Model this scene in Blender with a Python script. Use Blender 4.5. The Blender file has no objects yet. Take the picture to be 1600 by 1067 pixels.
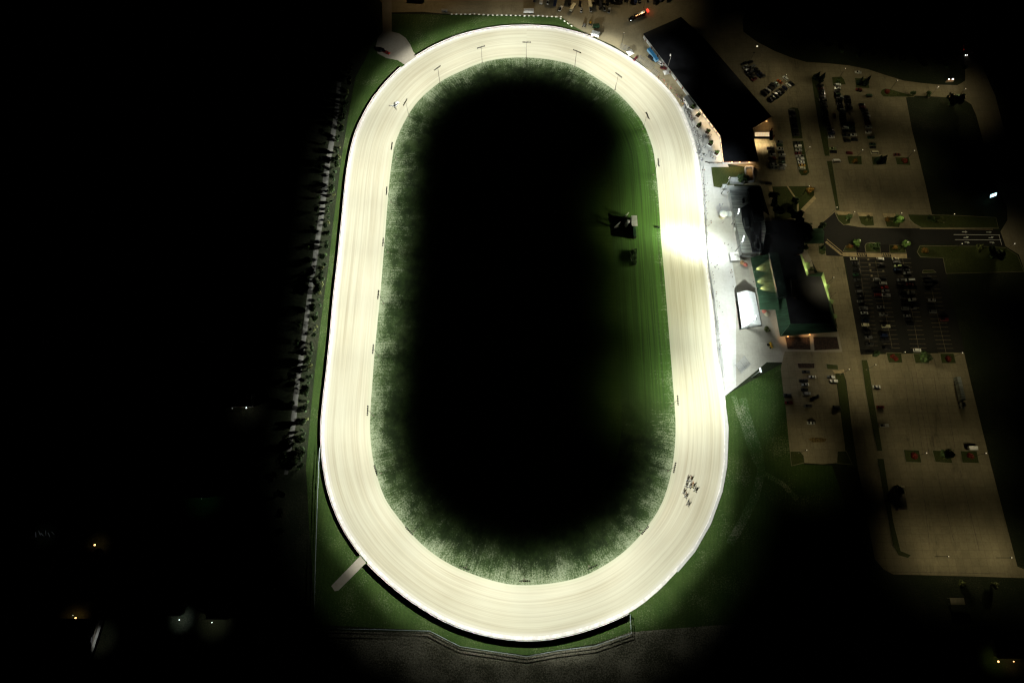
import bpy, bmesh, math, random
from mathutils import Vector, Matrix
R = math.radians
sc = bpy.context.scene
COL = sc.collection

# ------------------------------------------------------------------ camera, world, exposure
H = 400.0; TH = R(18.7); FP = 1000.0
cd = bpy.data.cameras.new('camera'); cam = bpy.data.objects.new('camera', cd); COL.objects.link(cam)
cam.location = (0, 0, H); cam.rotation_euler = (TH, 0, 0)
cd.sensor_width = 36; cd.lens = 36 * FP / 1600; cd.clip_end = 20000; cd.clip_start = 1
sc.camera = cam
w = bpy.data.worlds.new("World"); sc.world = w; w.use_nodes = True
wn = w.node_tree; bg = wn.nodes['Background']
sky = wn.nodes.new('ShaderNodeTexSky'); sky.sky_type = 'NISHITA'; sky.sun_disc = False
sky.sun_elevation = R(-4); sky.sun_rotation = R(200)
wn.links.new(sky.outputs[0], bg.inputs[0]); bg.inputs[1].default_value = 0.012
sc.view_settings.view_transform = 'Standard'; sc.view_settings.look = 'None'
sc.view_settings.exposure = 0; sc.view_settings.gamma = 1
cy = sc.cycles
cy.max_bounces = 4; cy.diffuse_bounces = 2; cy.glossy_bounces = 2; cy.sample_clamp_indirect = 2; cy.sample_clamp_direct = 0
cy.use_light_tree = True; cy.use_denoising = True
cy.filter_width = 1.3

def G(u, v, z=0.0):
    x = (u - 800) / FP; y = (533.5 - v) / FP
    t = (H - z) / (math.cos(TH) - y * math.sin(TH))
    return Vector((x * t, (y * math.cos(TH) + math.sin(TH)) * t, z))
def GS(pts, z=0.0): return [G(u, v, z) for u, v in pts]

# ------------------------------------------------------------------ light profiles
# every floodlight / street lamp is a point lamp with the beam shape of its optics (world direction -> strength)
def optics(l, h, out, kind, p):
    l.use_nodes = True; nt = l.node_tree; em = nt.nodes['Emission']; N = nt.nodes.new; LK = nt.links.new
    geo = N('ShaderNodeNewGeometry'); D = geo.outputs['Incoming']
    def m(op, a, b=None, clamp=False):
        n = N('ShaderNodeMath'); n.operation = op; n.use_clamp = clamp
        for i, q in enumerate((a, b)):
            if q is None: continue
            if isinstance(q, (int, float)): n.inputs[i].default_value = q
            else: LK(q, n.inputs[i])
        return n.outputs[0]
    def dot(v):
        n = N('ShaderNodeVectorMath'); n.operation = 'DOT_PRODUCT'; LK(D, n.inputs[0]); n.inputs[1].default_value = v
        return n.outputs['Value']
    def ss(x, a, b):
        n = N('ShaderNodeMapRange'); n.interpolation_type = 'SMOOTHSTEP'; LK(x, n.inputs[0])
        n.inputs[1].default_value = a; n.inputs[2].default_value = b; n.inputs[3].default_value = 0; n.inputs[4].default_value = 1
        return n.outputs[0]
    c = m('MAXIMUM', dot((0, 0, -1)), 0.06)
    hc = m('DIVIDE', h, c)
    u = m('MULTIPLY', dot((out[0], out[1], 0)), hc)
    v = m('MULTIPLY', dot((-out[1], out[0], 0)), hc)
    if kind == 'track':
        s, i0, o0, o1, o2, lo = p
        f = m('POWER', ss(u, i0, 4), 6.5)
        f = m('MULTIPLY', f, m('SUBTRACT', 1, m('MULTIPLY', ss(u, o0, o1), 1 - lo)))
        f = m('MULTIPLY', f, m('SUBTRACT', 1, ss(u, o1 * .8, o2)))
        g = m('SUBTRACT', 1, ss(m('ABSOLUTE', v), 0, s))
        e = m('MULTIPLY', f, g)
    else:
        cu, cv, ru, rv, p0, pw = p
        a = m('DIVIDE', m('SUBTRACT', u, cu), ru); b = m('DIVIDE', m('SUBTRACT', v, cv), rv)
        r = m('SQRT', m('ADD', m('MULTIPLY', a, a), m('MULTIPLY', b, b)))
        e = m('POWER', m('SUBTRACT', 1, ss(r, p0, 1)), pw)
    e = m('DIVIDE', e, m('POWER', c, 3))
    down = m('GREATER_THAN', dot((0, 0, -1)), 0.06)
    LK(m('MULTIPLY', e, down), em.inputs[1])
def flood(pos, out, e, kind, p, color=(1, 1, 1), size=.35, parent=None, name='floodlight_glow'):
    l = bpy.data.lights.new(name, 'POINT'); h = pos[2]
    l.energy = e * 4 * math.pi ** 2 * h * h; l.color = color; l.shadow_soft_size = size
    o = bpy.data.objects.new(name, l); COL.objects.link(o); o.location = pos
    n = math.hypot(out[0], out[1]); optics(l, h, (out[0] / n, out[1] / n), kind, p)
    if parent: adopt(o, parent)
    return o
def lamp(pos, e, r, color, parent=None, size=.25, p0=.05, pw=1.0, off=(0, 0)):
    return flood(pos, (1, 0), e, 'pool', (off[0], off[1], r, r, p0, pw), color, size, parent, 'lamp_glow')

# ------------------------------------------------------------------ helpers
def tag(o, label=None, cat=None, group=None, kind=None):
    if label: o['label'] = label
    if cat: o['category'] = cat
    if group: o['group'] = group
    if kind: o['kind'] = kind
    return o
def adopt(o, parent):
    o.parent = parent; o.location = Vector(o.location) - Vector(parent.location)
def thing(name, label, cat, loc=(0, 0, 0), group=None, rz=0):
    o = bpy.data.objects.new(name, None); COL.objects.link(o); o.empty_display_size = .5
    o.location = loc; o.rotation_euler = (0, 0, rz); tag(o, label, cat, group); return o
ORD = ['first','second','third','fourth','fifth','sixth','seventh','eighth','ninth','tenth','eleventh','twelfth','thirteenth','fourteenth','fifteenth','sixteenth','seventeenth','eighteenth','nineteenth']
TENS = {2:'twent',3:'thirt',4:'fort',5:'fift',6:'sixt',7:'sevent',8:'eight',9:'ninet'}
def ordw(i):  # 1-based
    if i < 20: return ORD[i - 1]
    if i == 100: return 'hundredth'
    if i > 100: return 'hundred and ' + ordw(i - 100)
    t, r = divmod(i, 10)
    return TENS[t] + ('ieth' if r == 0 else 'y-' + ORD[r - 1])

class MB:
    def __init__(s): s.v = []; s.f = []; s.m = []
    def add(s, vs, fs, mi=0):
        b = len(s.v); s.v += [tuple(q) for q in vs]; s.f += [tuple(b + i for i in f) for f in fs]; s.m += [mi] * len(fs); return s
    def poly(s, pts, mi=0): return s.add(pts, [tuple(range(len(pts)))], mi)
    def box(s, c, d, rz=0, mi=0, rx=0, ry=0, taper=1.0):
        M = Matrix.Rotation(rz, 3, 'Z') @ Matrix.Rotation(ry, 3, 'Y') @ Matrix.Rotation(rx, 3, 'X')
        vs = []
        for z in (-.5, .5):
            k = 1 if z < 0 else taper
            for x, y in ((-.5, -.5), (.5, -.5), (.5, .5), (-.5, .5)):
                vs.append(Vector(c) + M @ Vector((x * d[0] * k, y * d[1] * k, z * d[2])))
        return s.add(vs, [(3, 2, 1, 0), (4, 5, 6, 7), (0, 1, 5, 4), (1, 2, 6, 5), (2, 3, 7, 6), (3, 0, 4, 7)], mi)
    def prism(s, poly, z0, z1, mi=0, mtop=None):
        a = sum(poly[i][0] * poly[(i + 1) % len(poly)][1] - poly[(i + 1) % len(poly)][0] * poly[i][1] for i in range(len(poly)))
        if a < 0: poly = poly[::-1]
        n = len(poly); vs = [(p[0], p[1], z0) for p in poly] + [(p[0], p[1], z1) for p in poly]
        s.add(vs, [(i, (i + 1) % n, n + (i + 1) % n, n + i) for i in range(n)] + [tuple(range(n))[::-1]], mi)
        s.add([(p[0], p[1], z1) for p in poly], [tuple(range(n))], mi if mtop is None else mtop)
        return s
    def tube(s, p0, p1, r0, r1=None, n=8, mi=0):
        r1 = r0 if r1 is None else r1; p0 = Vector(p0); p1 = Vector(p1); d = (p1 - p0).normalized()
        a = d.orthogonal().normalized(); b = d.cross(a); vs = []
        for p, r in ((p0, r0), (p1, r1)):
            for i in range(n):
                t = 2 * math.pi * i / n; vs.append(p + (a * math.cos(t) + b * math.sin(t)) * r)
        return s.add(vs, [(i, (i + 1) % n, n + (i + 1) % n, n + i) for i in range(n)] + [tuple(range(n))[::-1], tuple(range(n, 2 * n))], mi)
    def ball(s, c, r, n=8, k=5, mi=0, sz=1.0, jit=0, rnd=None):
        vs = []; fs = []
        for j in range(k + 1):
            t = math.pi * j / k
            for i in range(n):
                a = 2 * math.pi * i / n; q = r * (1 + (rnd.uniform(-jit, jit) if rnd else 0))
                vs.append((c[0] + q * math.sin(t) * math.cos(a), c[1] + q * math.sin(t) * math.sin(a), c[2] + q * sz * math.cos(t)))
        for j in range(k):
            for i in range(n):
                fs.append((j * n + i, (j + 1) * n + i, (j + 1) * n + (i + 1) % n, j * n + (i + 1) % n))
        return s.add(vs, fs, mi)
    def mesh(s, name, mats, origin=(0, 0, 0), smooth=False):
        me = bpy.data.meshes.new(name); o = Vector(origin)
        me.from_pydata([Vector(q) - o for q in s.v], [], s.f)
        for m in (mats if isinstance(mats, (list, tuple)) else [mats]): me.materials.append(m)
        me.polygons.foreach_set('material_index', s.m)
        if smooth: me.polygons.foreach_set('use_smooth', [True] * len(s.f))
        me.update(); return me
    def build(s, name, mats, parent=None, origin=None, smooth=False):
        # vertices are world coordinates (parent empties are unrotated); origin defaults to the parent's place
        org = Vector(origin) if origin is not None else (Vector(parent.location) if parent else Vector((0, 0, 0)))
        pl = world_loc(parent) if parent else Vector((0, 0, 0))
        if origin is None: org = pl
        o = bpy.data.objects.new(name, s.mesh(name, mats, org, smooth)); COL.objects.link(o)
        if parent: o.parent = parent; o.location = org - pl
        else: o.location = org
        return o
def world_loc(o):
    l = Vector(o.location)
    while o.parent: o = o.parent; l += Vector(o.location)
    return l
def link(name, me, parent=None, loc=(0, 0, 0), rz=0, mats=None):
    o = bpy.data.objects.new(name, me); COL.objects.link(o); o.location = loc; o.rotation_euler = (0, 0, rz)
    if parent: o.parent = parent
    if mats:
        for i, m in enumerate(mats):
            if m is not None: o.material_slots[i].link = 'OBJECT'; o.material_slots[i].material = m
    return o
def centroid(p): return sum((Vector((q[0], q[1], 0)) for q in p), Vector()) / len(p)
def inset(poly, d):  # shrink a polygon by d (metres) along its corner bisectors
    a = sum(poly[i][0] * poly[(i + 1) % len(poly)][1] - poly[(i + 1) % len(poly)][0] * poly[i][1] for i in range(len(poly)))
    sg = 1 if a > 0 else -1; out = []; n = len(poly)
    for i in range(n):
        p0, p, p1 = (Vector((poly[j % n][0], poly[j % n][1])) for j in (i - 1, i, i + 1))
        e0 = (p - p0).normalized(); e1 = (p1 - p).normalized()
        n0 = Vector((-e0.y, e0.x)) * sg; n1 = Vector((-e1.y, e1.x)) * sg
        b = (n0 + n1); b = b.normalized() if b.length > 1e-4 else n0
        k = max(.4, b.dot(n0)); q = p + b * d / k; out.append(Vector((q.x, q.y, 0)))
    return out

# ------------------------------------------------------------------ materials
def mat(name, col, rough=.8, metal=0, var=.15, scale=.5, col2=None, thr=(.4, .6), bump=0, bscale=2, spec=.3, emit=None, estr=0, stretch=None, detail=4):
    m = bpy.data.materials.new(name); m.use_nodes = True; nt = m.node_tree; N = nt.nodes.new; LK = nt.links.new
    b = nt.nodes['Principled BSDF']; b.inputs['Roughness'].default_value = rough; b.inputs['Metallic'].default_value = metal
    b.inputs['Specular IOR Level'].default_value = spec
    tc = N('ShaderNodeTexCoord'); mp = N('ShaderNodeMapping'); LK(tc.outputs['Object'], mp.inputs[0])
    if stretch: mp.inputs['Scale'].default_value = stretch
    nz = N('ShaderNodeTexNoise'); LK(mp.outputs[0], nz.inputs[0]); nz.inputs['Scale'].default_value = scale; nz.inputs['Detail'].default_value = detail
    rp = N('ShaderNodeValToRGB'); LK(nz.outputs[0], rp.inputs[0])
    c2 = col2 or tuple(min(1, q * (1 + var)) for q in col); c1 = col if col2 else tuple(q * (1 - var) for q in col)
    rp.color_ramp.elements[0].position = thr[0]; rp.color_ramp.elements[1].position = thr[1]
    rp.color_ramp.elements[0].color = (*c1, 1); rp.color_ramp.elements[1].color = (*c2, 1)
    LK(rp.outputs[0], b.inputs['Base Color'])
    if bump:
        n2 = N('ShaderNodeTexNoise'); LK(tc.outputs['Object'], n2.inputs[0]); n2.inputs['Scale'].default_value = bscale; n2.inputs['Detail'].default_value = 5
        bp = N('ShaderNodeBump'); LK(n2.outputs[0], bp.inputs['Height']); bp.inputs['Distance'].default_value = bump; bp.inputs['Strength'].default_value = 1
        LK(bp.outputs[0], b.inputs['Normal'])
    if emit:
        b.inputs['Emission Color'].default_value = (*emit, 1); b.inputs['Emission Strength'].default_value = estr
        if estr < 40: m.cycles.emission_sampling = 'NONE'
    return m
class NT:   # small node helper for the larger ground materials
    def __init__(s, m): s.m = m; s.nt = m.node_tree; s.b = s.nt.nodes['Principled BSDF']
    def n(s, t, **k):
        x = s.nt.nodes.new(t)
        for a, v in k.items(): setattr(x, a, v)
        return x
    def l(s, a, b): s.nt.links.new(a, b)
    def noise(s, vec, scale, detail=4, rough=.5, scl=None):
        if scl:
            mp = s.n('ShaderNodeMapping'); s.l(vec, mp.inputs[0]); mp.inputs['Scale'].default_value = scl; vec = mp.outputs[0]
        x = s.n('ShaderNodeTexNoise'); s.l(vec, x.inputs[0]); x.inputs['Scale'].default_value = scale
        x.inputs['Detail'].default_value = detail; x.inputs['Roughness'].default_value = rough; return x.outputs[0]
    def rng(s, x, a, b, lo=0, hi=1):
        r = s.n('ShaderNodeMapRange'); s.l(x, r.inputs[0])
        for i, q in enumerate((a, b, lo, hi)): r.inputs[i + 1].default_value = q
        return r.outputs[0]
    def mix(s, f, a, b, mode='MIX'):
        x = s.n('ShaderNodeMix', data_type='RGBA', blend_type=mode)
        if isinstance(f, (int, float)): x.inputs[0].default_value = f
        else: s.l(f, x.inputs[0])
        for i, q in ((6, a), (7, b)):
            if isinstance(q, tuple): x.inputs[i].default_value = (*q, 1)
            else: s.l(q, x.inputs[i])
        return x.outputs[2]
    def math(s, op, a, b=0.0):
        x = s.n('ShaderNodeMath', operation=op)
        for i, q in enumerate((a, b)):
            if isinstance(q, (int, float)): x.inputs[i].default_value = q
            else: s.l(q, x.inputs[i])
        return x.outputs[0]
    def bump(s, h, d):
        x = s.n('ShaderNodeBump'); s.l(h, x.inputs['Height']); x.inputs['Distance'].default_value = d; x.inputs['Strength'].default_value = 1; s.l(x.outputs[0], s.b.inputs['Normal'])
def blank(name, rough=.9, spec=.2):
    m = bpy.data.materials.new(name); m.use_nodes = True; t = NT(m)
    t.b.inputs['Roughness'].default_value = rough; t.b.inputs['Specular IOR Level'].default_value = spec
    tc = t.n('ShaderNodeTexCoord'); return m, t, tc
def grass_mat(name, c1, c2, dry, dryamt, bump=.12, uvt=False, lines=None):
    m, t, tc = blank(name); O = tc.outputs['Object']
    a = t.noise(O, .06, 5, .6); f = t.noise(O, 1.3, 4, .7)
    base = t.mix(t.rng(a, .35, .65), c1, c2)
    base = t.mix(t.rng(f, .3, .7, 0, .5), base, tuple(q * .25 for q in c1))
    if lines:  # mowing lines
        wv = t.n('ShaderNodeTexWave', wave_type='BANDS'); mp = t.n('ShaderNodeMapping'); t.l(O, mp.inputs[0]); mp.inputs['Rotation'].default_value = (0, 0, lines)
        t.l(mp.outputs[0], wv.inputs[0]); wv.inputs['Scale'].default_value = .12; wv.inputs['Distortion'].default_value = 2.5; wv.inputs['Detail'].default_value = 2
        base = t.mix(t.rng(wv.outputs[1], 0, 1, 0, .2), base, tuple(q * .5 for q in c1))
    big = t.noise(O, .05, 4, .6); sp = t.noise(O, 1.1, 6, .8)
    msk = t.math('ADD', t.rng(big, .35, .7, 0, .16), sp)
    if uvt:
        sv = t.n('ShaderNodeSeparateXYZ'); t.l(tc.outputs['UV'], sv.inputs[0]); sk = t.n('ShaderNodeCombineXYZ'); t.l(sv.outputs[0], sk.inputs[0]); t.l(t.math('MULTIPLY', sv.outputs[1], 1.7), sk.inputs[1])
        s = t.n('ShaderNodeSeparateXYZ'); t.l(sk.outputs[0], s.inputs[0])
        st = t.noise(sk.outputs[0], 1.0, 4, .7, (.22, 5, 1))       # streaks that follow the rail
        rad = t.noise(sk.outputs[0], 1.0, 3, .6, (.8, .5, 1))       # ragged tufts that run inwards
        msk = t.math('ADD', msk, t.rng(s.outputs[1], 0, 1.3, .085, -.155))
        msk = t.math('ADD', msk, t.rng(st, .3, .7, -.05, .07))
        msk = t.math('ADD', msk, t.rng(rad, .3, .7, -.07, .07))
        so = t.n('ShaderNodeSeparateXYZ'); t.l(O, so.inputs[0])      # the home straight is kept greener, mown along the rail
        gx = t.math('MULTIPLY', t.rng(so.outputs[0], 60, 85), t.math('MULTIPLY', t.rng(so.outputs[1], 70, 120), t.rng(so.outputs[1], 345, 300)))
        edge = t.rng(s.outputs[1], .0, .22, .06, 0)
        msk = t.math('SUBTRACT', msk, t.math('MULTIPLY', gx, t.math('SUBTRACT', .17, edge)))
        row = t.noise(sk.outputs[0], 1.0, 3, .6, (.01, 14, 1))
        patch = t.noise(sk.outputs[0], 1.0, 5, .65, (.10, 2.2, 1)); pm = t.math('MULTIPLY', t.rng(patch, .42, .62), t.math('MULTIPLY', t.rng(s.outputs[1], .05, .45), t.rng(gx, 0, 1, 1, 0)))
        base = t.mix(t.math('MULTIPLY', pm, .75), base, (.012, .022, .008)); msk = t.math('SUBTRACT', msk, t.math('MULTIPLY', pm, .12))
        base = t.mix(gx, base, (.06, .135, .02))
        base = t.mix(t.math('MULTIPLY', gx, t.rng(row, .4, .65, 0, .65)), base, tuple(q * .35 for q in c1))
    k = t.rng(msk, .58 - dryamt, .84 - dryamt) if uvt else t.rng(msk, .60 - dryamt, .76 - dryamt)
    t.l(t.mix(k, base, dry), t.b.inputs['Base Color'])
    t.bump(t.math('ADD', t.noise(O, .9, 6, .75), t.math('MULTIPLY', a, 2)), bump)
    return m
M = {}
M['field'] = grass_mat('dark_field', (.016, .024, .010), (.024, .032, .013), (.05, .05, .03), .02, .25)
M['rough'] = grass_mat('rough_field', (.05, .054, .03), (.08, .08, .048), (.24, .23, .17), .10, .3)
M['mow'] = grass_mat('mown_grass', (.034, .074, .012), (.056, .10, .02), (.20, .23, .12), -.03, .14, lines=.1)
M['lawn'] = grass_mat('lawn', (.045, .062, .014), (.065, .078, .022), (.16, .15, .07), -.06, .05)
M['infield'] = grass_mat('infield_grass', (.048, .105, .014), (.078, .140, .024), (.2, .24, .12), -.08, .14, lines=1.57)
M['verge'] = grass_mat('infield_verge', (.042, .082, .020), (.070, .112, .036), (.33, .38, .25), .038, .16, uvt=True)
M['outverge'] = grass_mat('outer_verge', (.03, .085, .014), (.05, .11, .02), (.2, .24, .12), -.06, .06, uvt=True)

def track_mat():
    m, t, tc = blank('track_sand', .95, .1); U = tc.outputs['UV']; O = tc.outputs['Object']
    fine = t.noise(U, 1, 5, .75, (.006, 34, 1)); mid = t.noise(U, 1, 3, .6, (.012, 9, 1)); big = t.noise(O, .02, 3, .5); wob = t.noise(U, 1, 4, .6, (.009, 17, 1))
    c = t.mix(t.rng(fine, .3, .7), (.36, .32, .225), (.58, .54, .41))
    c = t.mix(t.rng(mid, .35, .65, 0, .55), c, (.60, .585, .47))
    c = t.mix(t.rng(big, .35, .7, 0, .4), c, (.60, .595, .49))
    c = t.mix(t.rng(wob, .5, .68, 0, .5), c, (.38, .33, .24))
    s = t.n('ShaderNodeSeparateXYZ'); t.l(U, s.inputs[0])
    c = t.mix(t.rng(s.outputs[1], 0, .12, .5, 0), c, (.52, .55, .40))
    c = t.mix(t.rng(s.outputs[1], .93, .965, 0, .55), c, (.68, .66, .60))
    t.l(c, t.b.inputs['Base Color']); t.bump(fine, .03); return m
M['track'] = track_mat()
def paving(name, c1, c2, dark, joint=0, jscale=5.0, stains=.3, jrot=.0):
    m, t, tc = blank(name, .9, .15); O = tc.outputs['Object']
    a = t.noise(O, .03, 5, .6); b = t.noise(O, .6, 4, .7); c = t.mix(t.rng(a, .35, .65), c1, c2)
    c = t.mix(t.rng(b, .45, .75, 0, .35), c, dark); d2 = t.noise(O, .012, 5, .7); c = t.mix(t.rng(d2, .45, .68, 0, stains * .45), c, dark)
    st = t.noise(O, .09, 5, .75, (1, .25, 1)); c = t.mix(t.rng(st, .55, .72, 0, stains), c, dark)
    if joint:
        br = t.n('ShaderNodeTexBrick'); mp = t.n('ShaderNodeMapping'); t.l(O, mp.inputs[0]); mp.inputs['Rotation'].default_value = (0, 0, jrot); t.l(mp.outputs[0], br.inputs[0])
        br.offset = 0; br.inputs['Scale'].default_value = 1; br.inputs['Mortar Size'].default_value = .09; br.inputs['Mortar Smooth'].default_value = .3
        br.inputs['Brick Width'].default_value = jscale; br.inputs['Row Height'].default_value = jscale
        br.inputs['Color1'].default_value = (1, 1, 1, 1); br.inputs['Color2'].default_value = (.88, .88, .88, 1); br.inputs['Mortar'].default_value = (joint, joint, joint, 1)
        c = t.mix(1.0, c, br.outputs[0], 'MULTIPLY')
    t.l(c, t.b.inputs['Base Color']); t.bump(b, .02); return m
M['concrete'] = paving('lot_concrete', (.25, .215, .135), (.34, .295, .19), (.12, .10, .065), .66, 4.6, .95)
M['road'] = paving('concrete_road', (.25, .215, .145), (.32, .275, .19), (.16, .135, .09), .75, 6.0, .6)
M['apron'] = paving('apron_concrete', (.50, .50, .48), (.60, .60, .59), (.36, .36, .34), .86, 9.0, .25)
M['concrete_grey'] = paving('beige_apron_concrete', (.34, .33, .28), (.42, .41, .35), (.22, .21, .18), .8, 9.0, .4)
M['yard'] = paving('yard_gravel', (.23, .20, .125), (.34, .295, .19), (.13, .11, .07), 0, 5, .6)
M['lime'] = paving('limestone_path', (.30, .27, .22), (.44, .40, .33), (.22, .19, .15), 0, 5, .3)
M['asphalt'] = paving('dark_asphalt', (.019, .019, .018), (.028, .026, .023), (.011, .011, .011), 0, 5, .5)
M['greypath'] = paving('grey_path', (.13, .13, .12), (.22, .22, .20), (.06, .06, .055), 0, 5, .8)
M['rim'] = mat('track_shoulder', (.72, .69, .66), .9, 0, .12, .4)
M['walk'] = mat('sidewalk_tan', (.42, .33, .19), .9, 0, .12, .4)
M['kerb'] = mat('kerb_concrete', (.22, .20, .14), .9, 0, .12, .5)
M['white'] = mat('white_paint', (.72, .72, .70), .6, 0, .08, .6)
M['line'] = mat('line_paint', (.24, .20, .12), .8, 0, .25, .9)
M['mulch'] = mat('mulch_bed', (.035, .02, .014), .95, 0, .4, 1.2, bump=.1)
M['brick'] = mat('dry_grass_patch', (.16, .11, .04), .95, 0, .4, 1.0, bump=.1)
M['steel'] = mat('galvanised_steel', (.30, .31, .32), .45, .6, .1, 1)
M['darksteel'] = mat('dark_steel', (.06, .055, .05), .5, .5, .1, 1)
M['black'] = mat('black_roof', (.012, .013, .016), .7, 0, .3, .1, spec=.2)
M['blackm'] = mat('black_metal_roof', (.02, .024, .028), .4, .3, .3, .2)
M['fence'] = mat('fence_boards', (.30, .27, .27), .8, 0, .15, 2)
M['fencew'] = mat('white_rail_paint', (.36, .42, .42), .6, 0, .08, 2)
M['siding'] = mat('pale_metal_siding', (.50, .52, .52), .55, .1, .1, .5, stretch=(1, 1, .1))
M['silverroof'] = mat('silver_standing_seam_roof', (.34, .37, .36), .42, .55, .25, .25, stretch=(.3, 3, 1))
M['greenroof'] = mat('green_metal_roof', (.045, .10, .058), .38, .25, .18, .3, stretch=(.3, 3, 1))
M['litparapet'] = mat('lit_green_parapet', (.22, .33, .12), .5, 0, .12, .4)  # lamplit east side of the green roof, lamplight put into a paler colour
M['glass'] = mat('dark_glass', (.01, .012, .015), .08, 0, .1, 1, spec=.8)
M['tyre'] = mat('tyre_rubber', (.015, .015, .015), .9)
M['bark'] = mat('bark', (.07, .05, .035), .95, 0, .3, 3)
M['leaf1'] = mat('leaf_dark_green', (.03, .055, .018), .8, 0, .4, .9)
M['leaf2'] = mat('leaf_mid_green', (.05, .085, .025), .8, 0, .4, .9)
M['leaf3'] = mat('leaf_olive', (.085, .10, .03), .8, 0, .4, .9)
M['spruce'] = mat('spruce_needles', (.018, .038, .022), .85, 0, .4, .9)
M['redleaf'] = mat('red_foliage', (.20, .03, .02), .85, 0, .4, .9)
M['orangeleaf'] = mat('orange_foliage', (.20, .11, .02), .85, 0, .4, .9)
M['brightleaf'] = mat('bright_green_foliage', (.08, .15, .03), .8, 0, .35, .9)
M['warmlens'] = mat('warm_lamp_lens', (.8, .8, .7), .4, emit=(1, .88, .6), estr=1.0)
M['warmwin'] = mat('warm_lit_window', (.8, .6, .4), .4, emit=(1, .66, .36), estr=1.5)
M['coollens'] = mat('cool_lamp_lens', (.8, .8, .8), .4, emit=(.9, .97, 1), estr=5)
M['orangelens'] = mat('orange_lamp_lens', (.8, .6, .4), .4, emit=(1, .55, .2), estr=4)
M['redlens'] = mat('red_lamp_lens', (.6, .05, .03), .4, emit=(1, .06, .03), estr=1.6)
M['dimlens'] = mat('hooded_lamp_lens', (.6, .6, .6), .4, emit=(1, .95, .85), estr=1)
M['screen'] = mat('lit_sign_face', (.5, .7, .8), .4, emit=(.55, .9, 1), estr=2.6)
M['tent'] = mat('white_tent_fabric', (.66, .70, .70), .7, 0, .05, .4)
M['wood'] = mat('warm_timber', (.34, .20, .10), .8, 0, .2, .8)
M['rust'] = mat('red_brown_trim', (.16, .05, .03), .7, 0, .2, .8)
M['blue'] = mat('blue_tarp', (.03, .16, .33), .6, 0, .12, .6)
M['paleblue'] = mat('pale_blue_panel', (.24, .48, .72), .5, 0, .08, .6)
M['cream'] = mat('cream_paint', (.55, .50, .36), .6, 0, .1, .5)
M['skin'] = mat('skin', (.50, .32, .23), .6, 0, .05, 2)
M['hair'] = mat('dark_hair', (.03, .02, .015), .8, 0, .2, 5)
M['hay'] = mat('coarse_concrete_block', (.62, .62, .52), .9, 0, .1, 2)
M['housewall'] = mat('house_wall', (.3, .28, .25), .8, 0, .1, .5)
M['houseroof'] = mat('house_shingle_roof', (.03, .03, .035), .9, 0, .2, .6)
PAINT = {'white': (.72, .72, .70), 'cream': (.62, .58, .42), 'silver': (.42, .43, .43), 'grey': (.16, .165, .17), 'black': (.012, .012, .014), 'dark blue': (.015, .025, .07),
         'dark red': (.12, .012, .015), 'red': (.35, .02, .015), 'orange': (.6, .12, .02), 'yellow': (.62, .36, .03), 'dark green': (.015, .05, .025), 'charcoal': (.035, .036, .04), 'pale green': (.35, .42, .2)}
PM = {k: mat(k.replace(' ', '_') + '_car_paint', c, .28, .15 if k in ('silver', 'grey') else 0, .05, 1, spec=.6) for k, c in PAINT.items()}
# ------------------------------------------------------------------ the ground and its paved parts
def flat(name, px, m, z, kind='structure', hole=None):
    mb = MB(); mb.poly([(p.x, p.y, z) for p in GS(px)]); o = mb.build(name, m); tag(o, kind=kind); return o
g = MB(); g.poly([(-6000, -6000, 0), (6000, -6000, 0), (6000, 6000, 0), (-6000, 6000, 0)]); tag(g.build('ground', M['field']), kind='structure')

inner_px = [(822,90.4),(860,93.8),(897.5,103),(931,122),(961,142.5),(984,165),(999,184),(1008,199),(1020,232),(1025,267.5),(1029,310),(1033.5,381),(1038,429),(1048.4,560),(1053.5,625),(1055.5,660),(1054.8,694),(1050,732),(1038,777),(1017,815),(976.8,860),(925,893.8),(880,908),(823.8,914),(780,909.5),(723,890.7),(683.7,869.6),(650,841.5),(621.8,807.8),(602,779.7),(591,750),(583,719),(578.5,680),(579,640),(586,544),(594.4,458.5),(601.4,371),(607,301),(611.5,258.7),(620,216.6),(648,165),(686.6,129.4),(719,112.5),(753,98.4),(785,92)]
outer_px = [(813,41),(860,42.8),(884,47.5),(922,58),(959,75),(987.5,92),(1015.6,112.5),(1043.7,138.8),(1062.5,165),(1077.3,199.5),(1085,222.5),(1091,249.5),(1094.5,275),(1098,305),(1105,399),(1115,480),(1122,550),(1128,588),(1134,630),(1136.5,670),(1135,719),(1129,764),(1111.5,815),(1086,859.6),(1060,890),(1026,925),(983.5,956.8),(925,981.5),(868.8,996),(823.8,1000),(767.5,994),(706,975),(652.7,945.5),(605,909),(568.4,872.5),(536,825),(518.5,785),(510,755),(503.5,713),(501.8,671),(504.4,634.4),(511.4,572.5),(517,516),(521,470),(528.3,405),(535.3,334.7),(541,278.5),(548,236),(557.8,202.5),(578.8,161),(605,127.5),(633,101),(660,83),(682,71),(719,56),(766,45)]
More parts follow.
